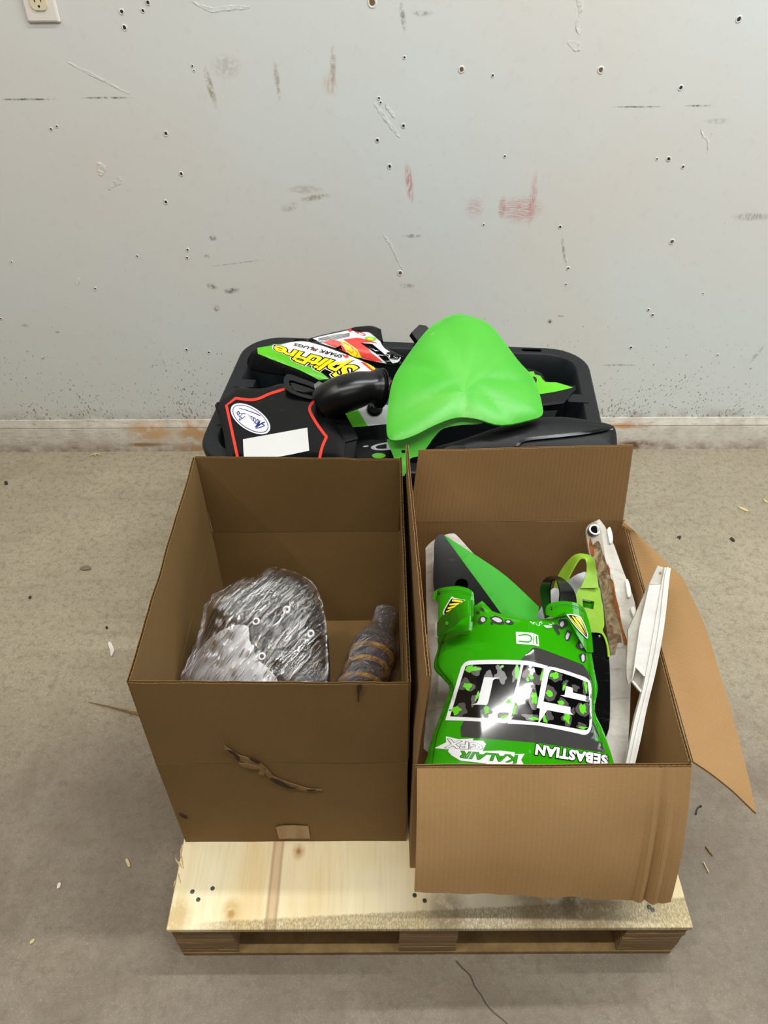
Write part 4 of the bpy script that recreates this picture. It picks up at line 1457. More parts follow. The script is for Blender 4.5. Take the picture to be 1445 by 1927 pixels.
def camo(lst, seed, wob):
    out = []
    for k, (cx, cy, a, b, r) in enumerate(lst):
        pts = Z7(*ell(cx, cy, a, b, r, 22, wob, seed + k))
        c = Z7((cx, cy))[0]
        home = [pl for pl in FP if clip_in(c[0], c[1], [pl])]
        if not home: continue
        pts2 = []
        for p in pts:
            t = 1.0
            while t > 0.05 and not clip_in(c[0] + (p[0] - c[0]) * t, c[1] + (p[1] - c[1]) * t, home):
                t -= 0.06
            pts2.append((c[0] + (p[0] - c[0]) * t, c[1] + (p[1] - c[1]) * t, 1))
        out.append(pts2)
    return out


decals('number_camouflage', PS, camo(grey_b, 1, 0.75), plain('camo_grey', rgb(78, 74, 72), 0.25, 0.5, 0.05), NP, 0.0016, 0.010, 0, label='grey camouflage blobs')
green_b = [(315, 180, 62, 24, -.2), (290, 175, 24, 38, .5), (262, 322, 38, 30, .2), (350, 405, 12, 40, .3), (180, 525, 36, 45, .5), (690, 215, 18, 66, .15), (810, 235, 14, 26, -.5), (780, 268, 14, 14, 0), (832, 425, 22, 50, -.1), (905, 235, 12, 66, .12), (1005, 235, 46, 24, .2),
           (1010, 230, 14, 44, .4), (965, 380, 32, 26, .2), (1090, 330, 10, 30, .3), (1275, 330, 14, 60, -.2), (1065, 465, 32, 18, 0), (1110, 585, 22, 52, -.2), (1250, 510, 26, 48, -.35), (828, 602, 44, 14, .1), (925, 590, 22, 36, -.3), (1245, 675, 34, 12, .1), (585, 582, 34, 12, -.2), (425, 520, 18, 40, 0), (665, 520, 14, 60, .2), (620, 450, 22, 20, 0), (560, 155, 20, 8, -.7)]
decals('number_camouflage', PS, camo(green_b, 60, 0.95), M['lime_print'], NP, 0.0019, 0.010, 0, label='green camouflage blobs')
decals('number_slot', PS, [Z7((410, 245, 1), (548, 250, 1), (500, 262), (486, 272, 1), (450, 440), (432, 482, 1), (345, 478, 1), (298, 478, 1), (350, 462), (372, 390))], M['white_print'], NP, 0.0022, 0.010, 3)
# leopard spots along the top edge
lg, dg = [], []
for (cx, cy, a, b, r) in ((460, 168, 20, 9, .8), (430, 190, 12, 11, 0), (460, 240, 34, 24, -.3), (560, 240, 46, 26, .35), (525, 262, 10, 10, 0), (640, 255, 30, 18, .2), (1005, 268, 32, 34, -.6), (960, 290, 18, 26, -.5), (975, 325, 10, 20, -.5), (1045, 345, 24, 34, .2), (1130, 412, 36, 32, .2), (1142, 495, 26, 34, .1), (1100, 322, 5, 8, -.5), (1125, 330, 5, 5, 0)):
    dg.append(Z5(*ell(cx, cy, a, b, r, 18, 0.4, cx)))
for (cx, cy, a, b, r) in ((466, 240, 17, 16, 0), (562, 240, 34, 14, .35), (636, 252, 14, 8, 0), (1002, 268, 15, 18, 0), (1040, 350, 12, 22, .3), (1140, 414, 18, 18, .3), (1146, 500, 12, 24, 0), (905, 285, 28, 10, .1)):
    lg.append(Z5(*ell(cx, cy, a, b, r, 16, 0.4, cx + 5)))
decals('leopard_spots', PS, dg, M['grey_print'], NP, 0.0010, 0.010, 0, label='dark grey leopard spots')
decals('leopard_spots', PS, lg, M['light_grey_print'], NP, 0.0014, 0.010, 0, label='light grey leopard spot centres')
decals('small_logo', PS, [Z5((688, 322, 1), (800, 328, 1), (840, 345, 1), (848, 420, 1), (800, 410, 1), (692, 403, 1))], M['white_print'], NP, 0.0010, 0.010, 0)
decals('small_logo_mark', PS, [Z5(*stroke([(705, 346), (760, 340), (790, 352), (792, 378), (770, 390), (708, 384)], 8, 3)), Z5(*stroke([(808, 338), (808, 405)], 3, 2)), Z5(*stroke([(800, 368), (818, 370)], 4, 2)), Z5(*stroke([(828, 350), (832, 405)], 9, 2))], M['green'], NP, 0.0014, 0.010, 0)
decals('name_backing', PS, [Z8((65, 183, 1), (150, 140, 1), (148, 97, 1), (240, 118, 1), (345, 112, 1), (340, 126, 1), (415, 130, 1), (436, 152, 1), (410, 203, 1), (545, 200, 1), (640, 212, 1), (640, 226, 1), (712, 222, 1), (686, 265, 1), (714, 316, 1), (640, 292, 1), (485, 311, 1), (430, 292, 1), (250, 270, 1), (190, 235, 1), (162, 205, 1), (172, 192, 1))], M['white_print'], NP, 0.0010, 0.010, 0)
q1 = Z8((412, 156), (168, 118), (122, 176), (402, 194))
text_print('lettering', PS, 'GFX', q1, M['black_print'], NP, 0.0014, 0.055, -0.25, 1.0)
text_print('lettering', PS, 'GFX', q1, M['white_print'], NP, 0.0018, 0.028, -0.25, 1.0)
q2 = Z8((680, 236), (262, 204), (208, 246), (648, 286))
text_print('lettering', PS, 'KALAIR', q2, M['black_print'], NP, 0.0014, 0.05, -0.25, 1.0)
text_print('lettering', PS, 'KALAIR', q2, M['green'], NP, 0.0018, 0.025, -0.25, 1.0)
q3 = Z8((1303, 236), (800, 158), (790, 224), (1300, 302))
text_print('lettering', PS, 'SEBASTIAN', q3, M['black_print'], NP, 0.0014, 0.11, 0, 1.10)
text_print('lettering', PS, 'SEBASTIAN', q3, M['white_print'], NP, 0.0018, 0.055, 0, 1.10)
# mould lines and the darker moulded flange down both sides
fl1 = Z5((168, 425), (142, 555), (208, 640), (252, 712), (202, 855), (122, 1075), (95, 1230))
decals('moulded_flange', PS, [stroke(Z5((215, 330), (178, 420), (158, 545), (225, 640), (262, 712), (212, 860), (150, 1030), (118, 1230)), 1.4, 5)], plain('green_groove', rgb(28, 96, 10), 0.4), NP, 0.0006, 0.012, 0)
decals('moulded_flange', PS, [stroke(Z5((1180, 560), (1222, 715), (1206, 860), (1262, 1010), (1340, 1250)), 1.4, 5)], M['green_panel'], NP, 0.0007, 0.012, 0)
decals('moulded_line', PS, [Z5(*stroke([(770, 245), (775, 320)], 3, 2)), Z5(*stroke([(785, 1140), (780, 1270)], 5, 2)), Z5(*ell(783, 1135, 11, 16, 0, 14))], M['green_panel'], NP, 0.0006, 0.012, 0)

# fork clips at the top of the plate (curved sleeves)
def sleeve(cxp, cyp, Y, half_px, nrm):
    s = Surf(atY(cxp, cyp, Y), nrm)
    uL = abs(s.uv0(cxp - half_px, cyp)[0])
    s.h = lambda u, v: math.sqrt(max(uL * uL * 1.15 - u * u, 1e-6)) * 0.75 - uL * 0.3
    return s


SLv = sleeve(855, 1196, 0.712, 37, (-0.08, -0.62, 0.78))
cl = Z5B((98, 870), (125, 800), (180, 768), (300, 748), (420, 745), (540, 775), (600, 830, 1), (612, 960, 1), (592, 1020, 1), (588, 1290, 1), (330, 1290), (160, 1372, 1), (160, 1120), (160, 940), (110, 905))
sheet('fork_clip', SLv, cl, M['green'], NP, 0.003, 0.005, 0, sm=4, smooth=50, holes=[Z5B((150, 815, 1), (182, 802, 1), (180, 850, 1), (148, 862, 1))])
decals('clip_groove', SLv, [Z5B(*stroke([(120, 850), (200, 808), (330, 790), (450, 795), (590, 850)], 7, 5)), Z5B(*stroke([(125, 870), (205, 830), (330, 812), (450, 816), (590, 872)], 4, 5))], plain('green_shadow_line', rgb(44, 130, 26), 0.5), NP, 0.0006, 0.006, 0)
decals('claw_logo', SLv, [Z5B((318, 885), (340, 873), (362, 888), (500, 914, 1), (470, 932), (352, 1050), (300, 1088), (240, 1100), (216, 1080), (236, 1020))], M['white_print'], NP, 0.0008, 0.006, 3)
decals('claw_logo', SLv, [Z5B((325, 900), (360, 902), (480, 916), (440, 945), (340, 1050), (290, 1078), (240, 1082), (234, 1068), (255, 1015))], M['black_print'], NP, 0.0012, 0.006, 3)
decals('claw_logo', SLv, [Z5B((335, 905, 1), (462, 922, 1), (440, 940), (330, 930, 1)), Z5B((300, 960, 1), (430, 944, 1), (400, 972), (298, 980, 1)), Z5B((280, 1005, 1), (390, 976, 1), (350, 1010), (275, 1025, 1)), Z5B((258, 1050, 1), (345, 1018, 1), (310, 1050), (255, 1064, 1))], M['yellow_print'], NP, 0.0016, 0.006, 2)
SRv = sleeve(1067, 1204, 0.706, 38, (0.08, -0.62, 0.78))
crr = Z6B((340, 985, 1), (345, 905), (385, 842), (480, 812), (570, 802), (700, 815), (800, 850), (865, 910), (900, 1000), (930, 1100), (962, 1250), (985, 1500, 1), (900, 1500, 1), (700, 1150), (590, 950, 1), (450, 1030, 1))
sheet('fork_clip', SRv, crr, M['green'], NP, 0.003, 0.005, 0, sm=4, smooth=50, holes=[Z6B((408, 870, 1), (428, 870, 1), (432, 925, 1), (410, 930, 1))])
decals('clip_groove', SRv, [Z6B(*stroke([(375, 900), (500, 850), (640, 845), (780, 885), (860, 950)], 8, 5)), Z6B(*stroke([(380, 925), (500, 872), (640, 866), (775, 905)], 4, 5))], bpy.data.materials['green_shadow_line'], NP, 0.0006, 0.006, 0)
decals('claw_logo', SRv, [Z6B((620, 985, 1), (690, 978), (800, 1008), (832, 1045), (882, 1150), (915, 1260), (906, 1312), (882, 1300), (750, 1160))], M['white_print'], NP, 0.0022, 0.006, 3)
decals('claw_logo', SRv, [Z6B((645, 995, 1), (700, 995), (795, 1022), (825, 1060), (870, 1160), (898, 1260), (894, 1290, 1), (760, 1150))], M['black_print'], NP, 0.0026, 0.006, 3)
decals('claw_logo', SRv, [Z6B((735, 1015, 1), (800, 1030), (822, 1070), (868, 1180), (890, 1255, 1), (840, 1150)), Z6B((690, 1005, 1), (720, 1015), (800, 1120), (885, 1270, 1), (770, 1120)), Z6B((660, 1005, 1), (760, 1120), (870, 1262, 1), (740, 1120))], M['yellow_print'], NP, 0.0030, 0.006, 2)
# strap bulging off the left clip
ribbon('clip_strap', [((824, 1197, 0.711), (824, 1172, 0.721)), ((836, 1190, 0.701), (832, 1160, 0.713)), ((852, 1180, 0.689), (846, 1150, 0.701)), ((866, 1168, 0.681), (860, 1139, 0.693)), ((880, 1160, 0.679), (876, 1131, 0.691)), ((889, 1160, 0.689), (888, 1130, 0.701)), ((888, 1170, 0.711), (888, 1142, 0.721))], M['green'], NP, 0.003)
p = atY(841, 1173, .696)
lathe('rivet', p, (0, -.62, .78), [(0.003, 0), (0.0026, 0.0014), (0.0006, 0.0018)], M['green_panel'], NP, 12)

# ------------------------------------------------------------------ black storage bin
BYAW = math.radians(-5.2)
bex, bey = Vector((math.cos(BYAW), math.sin(BYAW), 0)), Vector((-math.sin(BYAW), math.cos(BYAW), 0))
U0, U1, V0, V1, RZ = -0.4626, 0.3260, 1.068, 1.553, 0.530


def bl_(u, v, z):
    return bex * u + bey * v + Vector((0, 0, z))


def rrect(u0, u1, v0, v1, r, n=8):
    out = []
    for cu_, cv_, a0 in ((u1 - r, v1 - r, 0), (u0 + r, v1 - r, 90), (u0 + r, v0 + r, 180), (u1 - r, v0 + r, 270)):
        for k in range(n + 1):
            t = math.radians(a0 + 90 * k / n)
            out.append((cu_ + r * math.cos(t), cv_ + r * math.sin(t)))
    return out


BN = thing('storage_bin', 'large black storage bin by the wall, heaped with motorcycle plastics', 'bin', tuple(bl_((U0 + U1) / 2, (V0 + V1) / 2, DECK)))
ring = []


def addring(ins, z, r):
    ring.append([bl_(u, v, z) for u, v in rrect(U0 + ins, U1 - ins, V0 + ins, V1 - ins, r)])


for ins, z, r in ((0.075, DECK + .001, .03), (0.070, DECK + .001, .035), (0.040, RZ - 0.04, .06), (0.030, RZ - .038, .065), (0.004, RZ - .032, .085), (0.0, RZ - .008, .088), (0.002, RZ - .002, .087), (0.005, RZ, .085),
                  (0.030, RZ, .065), (0.033, RZ - .003, .062), (0.043, RZ - .05, .055), (0.074, DECK + .006, .03)):
    addring(ins, z, r)
V = [p for rr in ring for p in rr]
N = len(ring[0])
Fc = []
for i in range(len(ring) - 1):
    if i == 7: continue     # the rim top is a piece with slots cut through
    for j in range(N):
        k = (j + 1) % N
        Fc.append((i * N + j, i * N + k, (i + 1) * N + k, (i + 1) * N + j))
Fc.append(tuple(reversed(range(N))))
Fc.append(tuple((len(ring) - 1) * N + j for j in range(N)))
obj('bin_body', V, Fc, M['bin'], BN, 35)
RS = Surf((0, 0, RZ), (0, 0, 1))


def rim_uv(u, v):
    p = bl_(u, v, 0)
    return (p - RS.o).dot(RS.ex), (p - RS.o).dot(RS.ey)


def capsule(cu_, cv_, L, r, n=6):
    out = []
    for s, a0 in ((1, -90), (-1, 90)):
        for k in range(n + 1):
            t = math.radians(a0 + 180 * k / n)
            out.append(rim_uv(cu_ + s * (L - r) + r * math.cos(t), cv_ + r * math.sin(t)))
    return out


polys = [[rim_uv(*q) for q in rrect(U0 + .005, U1 - .005, V0 + .005, V1 - .005, .085)], [rim_uv(*q) for q in rrect(U0 + .030, U1 - .030, V0 + .030, V1 - .030, .065)]]
for cu_ in (U0 + .135, (U0 + U1) / 2 + 0.02, U1 - .125):
    polys.append(capsule(cu_, V1 - .0165, 0.023, 0.0062))
bm = poly_bm(polys)
bm_to_obj('rim', bm, RS, M['bin'], BN, 0.003, 0)
for vv_ in (V0 + 0.205,):
    for side in (0, 1):
        ua, ub = (U0 + .020, U0 + .062) if side == 0 else (U1 - .062, U1 - .020)
        for d0, d1 in ((-0.085, -0.055), (0.055, 0.085)):
            V = [bl_(u, vv_ + d, z) for z in (RZ - .07, RZ + .0012) for d in (d0, d1) for u in (ua, ub)]
            obj('latch_pocket', V, box_vf(0, 1, 0, 1, 0, 1)[1], M['bin'], BN, 20)
        V = [bl_(u, vv_ + d, z) for z in (RZ - .07, RZ - .045) for d in (-.055, .055) for u in (ua, ub)]
        obj('latch_pocket', V, box_vf(0, 1, 0, 1, 0, 1)[1], M['bin'], BN, 20)

# ------------------------------------------------------------------ bin contents
ZA = lambda *p: zz(4.516, 440, 600, *p)
ZB = lambda *p: zz(4.014, 400, 700, *p)
Z2 = lambda *p: zz(2.89, 680, 570, *p)
Z1 = lambda *p: zz(3.44, 340, 570, *p)

# rear shroud with red and yellow graphics
r2 = Surf(atY(660, 650, 1.47), (0.05, -0.42, 0.90))
r2o = [(569, 643), (599, 632), (652, 620), (668, 616), (699, 613), (717, 620, 1), (720, 642), (726, 653), (745, 664), (760, 672, 1), (752, 686), (728, 687), (684, 677), (640, 665), (600, 655)]
r2d = dist_poly([r2.uv0(*p[:2]) for p in smooth_poly(r2o, 3)])
r2.h = lambda u, v: 0.016 * (1 - math.exp(-r2d(u, v) / 0.016))
R2 = thing('radiator_shroud', 'black shroud with red, white and yellow graphics, rearmost in the black bin', 'shroud', tuple(atY(660, 690, 1.45)))
sheet('body', r2, r2o, M['black'], R2, 0.004, 0.010, 0, sm=4)
decals('white_graphic', r2, [ZA((690, 160), (960, 100), (1020, 80), (1060, 110), (1150, 100), (1230, 165), (1280, 250), (1420, 330, 1), (1390, 370), (1300, 380, 1), (1100, 340), (900, 260), (760, 215), (700, 180))], M['white_print'], R2, 0.0006, 0.010, 3)
decals('grey_pinstripes', r2, [ZA(*stroke([(715, 170 + 9 * k), (850, 140 + 9 * k), (985, 122 + 6 * k)], 3.5, 3)) for k in range(5)], M['grey_print'], R2, 0.0010, 0.010, 0)
decals('red_graphic', r2, [ZA((760, 200, 1), (830, 175), (905, 195, 1), (960, 290, 1), (880, 250)), ZA((930, 175, 1), (1050, 160, 1), (1230, 210, 1), (1100, 200, 1), (1170, 290, 1), (1265, 365, 1), (1185, 360, 1), (1080, 330, 1), (1050, 260, 1)), ZA((960, 95, 1), (1010, 82, 1), (1030, 88, 1), (985, 112, 1))], M['red_print'], R2, 0.0012, 0.010, 2)
decals('black_graphic', r2, [ZA((1075, 205, 1), (1180, 215, 1), (1290, 310, 1), (1350, 380, 1), (1300, 380, 1), (1200, 290, 1)), ZA((840, 260, 1), (910, 225, 1), (925, 280, 1))], M['black_print'], R2, 0.0014, 0.010, 0)
decals('yellow_graphic', r2, [ZA((905, 185), (960, 205), (1040, 255), (1085, 330, 1), (1030, 325), (970, 290), (935, 225))], M['yellow_print'], R2, 0.0016, 0.010, 3)
decals('yellow_outline', r2, [ZA(*stroke([(930, 200), (1000, 240), (1010, 290), (960, 262)], 4, 3)), ZA(*stroke([(1000, 235), (1050, 290), (1040, 320)], 4, 3))], M['red_print'], R2, 0.0019, 0.010, 0)
text_print('lettering', r2, 'CR', ZA((1125, 128), (1000, 92), (1030, 112), (1110, 148)), M['red_print'], R2, 0.0016, 0.02, 0)
decals('round_badge', r2, [ZA(*ell(1160, 168, 48, 17, 0.12, 18))], M['lime_print'], R2, 0.0016, 0.010, 0)
decals('badge_ring', r2, [ZA(*ell(1160, 168, 28, 9, 0.12, 16))], M['yellow_print'], R2, 0.0019, 0.010, 0)
sheet('end_cap', r2, ZA((1000, 78), (1080, 64), (1170, 66), (1250, 95, 1), (1268, 190, 1), (1225, 160), (1150, 100), (1070, 100)), M['black_dull'], R2, 0.012, 0.010, 0.006, sm=3, label='dull black end piece')
decals('oval_recess', r2, [ZA(*ell(1350, 312, 62, 26, .3, 18)), ZA(*ell(1170, 92, 36, 12, .2, 14))], M['black_print'], R2, 0.0035, 0.010, 0)

# front shroud with yellow lettering
s1 = Surf(atY(580, 680, 1.415), (-0.05, -0.45, 0.88))
s1o = [(466, 676), (483, 654), (520, 647), (551, 642), (573, 641), (617, 652), (661, 670), (692, 683), (736, 711), (731, 728, 1), (690, 730), (640, 735), (600, 728), (560, 715), (537, 706), (495, 700), (469, 692)]
s1d = dist_poly([s1.uv0(*p[:2]) for p in smooth_poly(s1o, 3)])
e0, e1 = s1.uv0(484, 668), s1.uv0(600, 717)


def s1h(u, v):
    L = math.hypot(e1[0] - e0[0], e1[1] - e0[1])
    s = ((u - e0[0]) * (e1[1] - e0[1]) - (v - e0[1]) * (e1[0] - e0[0])) / L
    h = 0.014 * (1 - math.exp(-s1d(u, v) / 0.014))
    if s > 0: h -= 0.8 * s
    return h


s1.h = s1h
S1 = thing('radiator_shroud', 'green and white shroud with big yellow spark plug lettering in the black bin', 'shroud', tuple(atY(580, 730, 1.39)))
sheet('body', s1, s1o, M['black_dull'], S1, 0.004, 0.008, 0, sm=4)
decals('white_graphic', s1, [ZA((340, 238), (490, 198), (600, 192), (700, 214), (800, 246), (1000, 322), (1140, 385), (1325, 505, 1), (1300, 560), (1160, 480), (880, 470), (760, 420), (600, 390), (440, 310))], M['white_print'], S1, 0.0006, 0.008, 3)
decals('green_graphic', s1, [ZA((200, 246, 1), (350, 222), (490, 200, 1), (400, 218), (340, 245), (350, 275), (440, 305), (600, 390), (720, 440), (808, 510, 1), (728, 522, 1), (560, 436), (400, 375), (205, 298, 1)), ZA((480, 312, 1), (590, 350, 1), (610, 370, 1), (720, 400), (660, 395), (560, 360))], M['lime_print'], S1, 0.0010, 0.008, 3)
decals('black_graphic', s1, [ZA(*stroke([(500, 356), (600, 368), (720, 420)], (6, 14), 4)), ZA((640, 395), (760, 440), (860, 490, 1), (810, 495), (720, 440)), ZA((752, 438, 1), (800, 440), (900, 472, 1), (830, 490, 1))], M['black_print'], S1, 0.0012, 0.008, 2)
decals('red_graphic', s1, [ZA((1075, 365, 1), (1120, 375), (1230, 440), (1340, 530, 1), (1310, 572, 1), (1240, 500), (1150, 425)), ZA((930, 318, 1), (965, 305, 1), (985, 340, 1), (950, 332, 1)), ZA((650, 246, 1), (675, 235, 1), (700, 262, 1))], M['red_print'], S1, 0.0012, 0.008, 2)
decals('yellow_graphic', s1, [ZA((1110, 370, 1), (1190, 410), (1290, 530, 1), (1205, 450))], M['yellow_print'], S1, 0.0015, 0.008, 2)
qs = ZA((1112, 380), (372, 206), (330, 284), (905, 505))
text_print('lettering', s1, 'SplitFire', qs, M['white_print'], S1, 0.0014, 0.11, 0.0, 0.92)
text_print('lettering', s1, 'SplitFire', qs, M['black_print'], S1, 0.0018, 0.075, 0.0, 0.92)
text_print('lettering', s1, 'SplitFire', qs, M['yellow_print'], S1, 0.0022, 0.028, 0.0, 0.92)
text_print('lettering', s1, 'SPARK PLUGS', ZA((945, 308), (520, 206), (505, 224), (905, 330)), M['black_print'], S1, 0.0018, 0.02, 0.0, 1.02)

# green and white panel with round grommet, black lower half
w3 = Surf(atY(690, 790, 1.265), (0.0, -0.40, 0.91), lambda u, v: 0.0)
W3 = thing('green_white_panel', 'black panel with green and white stripes and round grommet, under the air duct', 'panel', tuple(atY(700, 850, 1.16)))
sheet('body', w3, [(640, 760, 1), (690, 755), (740, 758, 1), (745, 800), (750, 880, 1), (668, 880, 1), (655, 820)], M['black'], W3, 0.004, 0.012, 0, sm=3)
decals('white_stripe', w3, [ZB((1075, 250), (1200, 240), (1330, 248, 1), (1330, 392, 1), (1170, 408, 1))], M['white_print'], W3, 0.0006, 0.012, 2)
decals('green_stripe', w3, [ZB((985, 300, 1), (1075, 250, 1), (1172, 408, 1), (1090, 415), (1040, 405))], M['lime_print'], W3, 0.0008, 0.012, 2)
decals('purple_stripe', w3, [ZB((1275, 190, 1), (1335, 195, 1), (1335, 248, 1), (1290, 245, 1))], M['purple'], W3, 0.0010, 0.012, 0)
p = w3.raw(*w3.uv0(705, 771), 0.0)
lathe('grommet', p, w3.n, [(0.0165, 0), (0.0165, 0.005), (0.014, 0.008), (0.011, 0.008), (0.009, 0.006), (0.003, 0.006)], M['black'], W3, 24, label='black rubber grommet')
text_print('lettering', w3, 'D.', ZB((1345, 528), (1140, 560), (1165, 598), (1340, 585)), M['light_grey_print'], W3, 0.0010, 0.03, 0)
decals('green_dot', w3, [ZB(*ell(1255, 632, 52, 20, 0, 16))], M['lime_print'], W3, 0.0010, 0.012, 0)

# black airbox cover with duct
a1 = Surf(atY(530, 790, 1.200), (-0.02, -0.17, 0.985))
a1o = [(405, 766), (410, 758), (447, 729), (472, 731), (500, 730), (532, 722), (560, 732), (592, 750), (612, 771), (626, 790), (648, 826), (650, 830, 1), (648, 866, 1), (428, 866, 1), (425, 850), (419, 808)]
a1d = dist_poly([a1.uv0(*p[:2]) for p in a1o])
a1.h = lambda u, v: 0.004 * (1 - math.exp(-a1d(u, v) / 0.006))
AB = thing('airbox_cover', 'black airbox side cover with red pinstripes, oval sticker and blank white label', 'airbox cover', tuple(atY(530, 860, 1.12)))
sheet('cover', a1, a1o, M['black'], AB, 0.006, 0.010, 0.002, sm=3)
decals('red_pinstripe', a1, [stroke(ZB((545, 128), (430, 165), (350, 200), (280, 210), (175, 198)), 5.2, 5) , stroke(ZB((178, 196), (104, 252), (188, 640)), 5.2, 1, True)], M['red_print'], AB, 0.0026, 0.010, 0)
decals('red_pinstripe', a1, [stroke(ZB((772, 212), (735, 262), (742, 312), (800, 410), (862, 492)), 5.2, 5), stroke(ZB((862, 488), (830, 560), (808, 650)), 5.2, 4)], M['red_print'], AB, 0.0026, 0.010, 0)
R30 = math.radians(33)
oc_ = ZB((286, 353))[0]
decals('oval_sticker', a1, [ell(oc_[0], oc_[1], 42.2, 21.5, R30, 36)], M['white_print'], AB, 0.0027, 0.010, 0)
decals('oval_ring', a1, [ell(oc_[0], oc_[1], 38.5, 19.0, R30, 36)], M['blue_print'], AB, 0.0031, 0.010, 0)
decals('oval_centre', a1, [ell(oc_[0], oc_[1], 37.0, 17.6, R30, 36)], M['white_print'], AB, 0.0035, 0.010, 0)
text_print('lettering', a1, 'Motion', ZB((398, 385), (262, 315), (300, 372), (322, 430)), M['blue_print'], AB, 0.0039, 0.012, -0.35, 0.95)
text_print('lettering', a1, 'Pro', ZB((258, 345), (192, 290), (172, 330), (205, 368)), M['blue_print'], AB, 0.0039, 0.012, -0.35)
decals('lettering', a1, [stroke(ZB((360, 330), (290, 300), (200, 272)), (2.0, 1.0), 4), stroke(ZB((172, 308), (250, 316)), (0.8, 1.4), 3), stroke(ZB((395, 378), (372, 392), (392, 405), (330, 425), (352, 395), (298, 432)), (2.4, 1.2), 3)], M['blue_print'], AB, 0.0039, 0.010, 0)
decals('blank_label', a1, [ZB((229, 508, 1), (715, 420, 1), (730, 594, 1), (590, 624, 1), (500, 640, 1), (236, 640, 1))], M['label_paper'], AB, 0.0027, 0.012, 0, label='blank white label')
# raised side wall of the airbox
a2 = Surf(atY(640, 800, 1.20), (0.30, -0.30, 0.90))
sheet('side_wall', a2, [(612, 772, 1), (646, 772, 1), (674, 822, 1), (671, 832, 1), (666, 868, 1), (643, 868, 1), (645, 826, 1)], M['black'], AB, 0.03, 0.012, 0, sm=0, smooth=20)
decals('side_recess', a2, [ZB((850, 296, 1), (985, 292, 1), (975, 330, 1), (910, 330, 1))], M['black_print'], AB, 0.0008, 0.012, 0)
sheet('side_ledge', a2, ZB((846, 292, 1), (860, 300, 1), (990, 518, 1), (1088, 492, 1), (1094, 506, 1), (985, 535, 1)), M['black_dull'], AB, 0.008, 0.012, 0.003, sm=0, smooth=20)
# duct
dp = [atY(606, 762, 1.226), atY(625, 750, 1.229), atY(652, 740, 1.232), atY(684, 731, 1.24), atY(702, 730, 1.245), atY(716, 731, 1.25)]
dpp = cr3(dp, 8)
rr = []
for i in range(len(dpp)):
    t = i / (len(dpp) - 1)
    r = 0.032 + 0.005 * min(1, t / 0.35) - 0.005 * math.exp(-((t - .7) / .16) ** 2)
    if t > 0.80: r = 0.037 + 0.0022 * math.cos((t - 0.8) * 2 * math.pi / 0.066)
    rr.append(r)
rub = plain('black_rubber', rgb(16, 16, 17), 0.28, 0.45, 0.2, 30)
sweep('air_duct', dpp, rr, rub, AB, 28, True, 'ribbed black rubber air duct', None, 60)
lathe('duct_mouth', dpp[-1] - (dpp[-1] - dpp[-2]).normalized() * 0.001, dpp[-1] - dpp[-2], [(0.039, 0), (0.040, 0.002), (0.038, 0.004), (0.033, 0.004), (0.032, -0.002), (0.002, -0.002)], rub, AB, 28)
fl_ = Surf(atY(620, 745, 1.235), (0.25, -0.5, 0.83))
sheet('duct_flange', fl_, [(590, 724, 1), (600, 717, 1), (618, 727, 1), (648, 772, 1), (646, 778, 1), (606, 774, 1)], M['black'], AB, 0.006, 0.01, 0, sm=0)
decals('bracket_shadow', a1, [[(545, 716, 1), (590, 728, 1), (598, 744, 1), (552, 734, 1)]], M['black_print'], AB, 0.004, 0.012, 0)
ab3 = Surf(atY(570, 730, 1.275), (0.0, -0.5, 0.87))
sheet('bracket', ab3, ZB((538, 60), (548, 30), (580, 16), (680, 50), (785, 92), (802, 120), (830, 160), (864, 190), (858, 212), (830, 218), (765, 208), (680, 190), (590, 155), (545, 115)), M['black_dull'], AB, 0.010, 0.010, 0.010, sm=4, holes=[ZB((585, 62), (660, 82), (760, 118), (785, 170), (760, 180), (680, 165), (600, 130), (580, 95))])
p = ab3.raw(*ab3.uv0(608, 746), 0.010)
lathe('bolt', p, ab3.n, [(0.0045, 0), (0.0042, 0.002), (0.0022, 0.003), (0.0018, 0.0016), (0.0004, 0.0016)], M['steel'], AB, 14, label='bright bolt head')
p = a1.pt(*a1.uv(410, 761), 0.003)
lathe('screw', p, a1.n, [(0.0028, 0), (0.0024, 0.001), (0.0006, 0.0012)], M['black_dull'], AB, 10)

# small black tip behind the fender
bt = Surf(atY(788, 622, 1.46), (0.2, -0.6, 0.75))
tp_ = sheet('black_plastic_tip', bt, Z2((272, 160, 1), (315, 118, 1), (352, 124, 1), (420, 190, 1), (420, 300, 1), (330, 240, 1)), M['black_dull'], None, 0.02, 0.01, 0.0, sm=0, smooth=20)
setp(tp_, 'small dark plastic tip poking up just left of the big green fender', 'plastic piece')

# green and black side piece at the right
g2 = Surf(atY(1040, 730, 1.295), (0.05, -0.32, 0.94))
G2 = thing('plastic_side_panel', 'black side panel with bright green top, right of the big green fender', 'side panel', tuple(atY(1040, 775, 1.30)))
sheet('body', g2, Z2((880, 372), (940, 366), (985, 388), (1010, 428), (1140, 450), (1158, 448), (1166, 470), (1144, 490), (1105, 542, 1), (985, 560, 1), (880, 570, 1)), M['black'], G2, 0.012, 0.010, 0, sm=3)
decals('green_print', g2, [Z2((880, 376, 1), (938, 372, 1), (945, 390), (972, 396), (1000, 430), (1060, 432), (1150, 460, 1), (1060, 482), (970, 496, 1), (890, 505, 1), (900, 440))], M['lime_print'], G2, 0.0006, 0.010, 2)
decals('oval_recess', g2, [Z2(*ell(938, 420, 16, 20, 0, 16))], M['black_print'], G2, 0.0010, 0.010, 0)
sheet('lower_ledge', g2, Z2((985, 545, 1), (1105, 535, 1), (1100, 546, 1), (985, 560, 1)), M['black_dull'], G2, 0.02, 0.012, 0.006, sm=0)

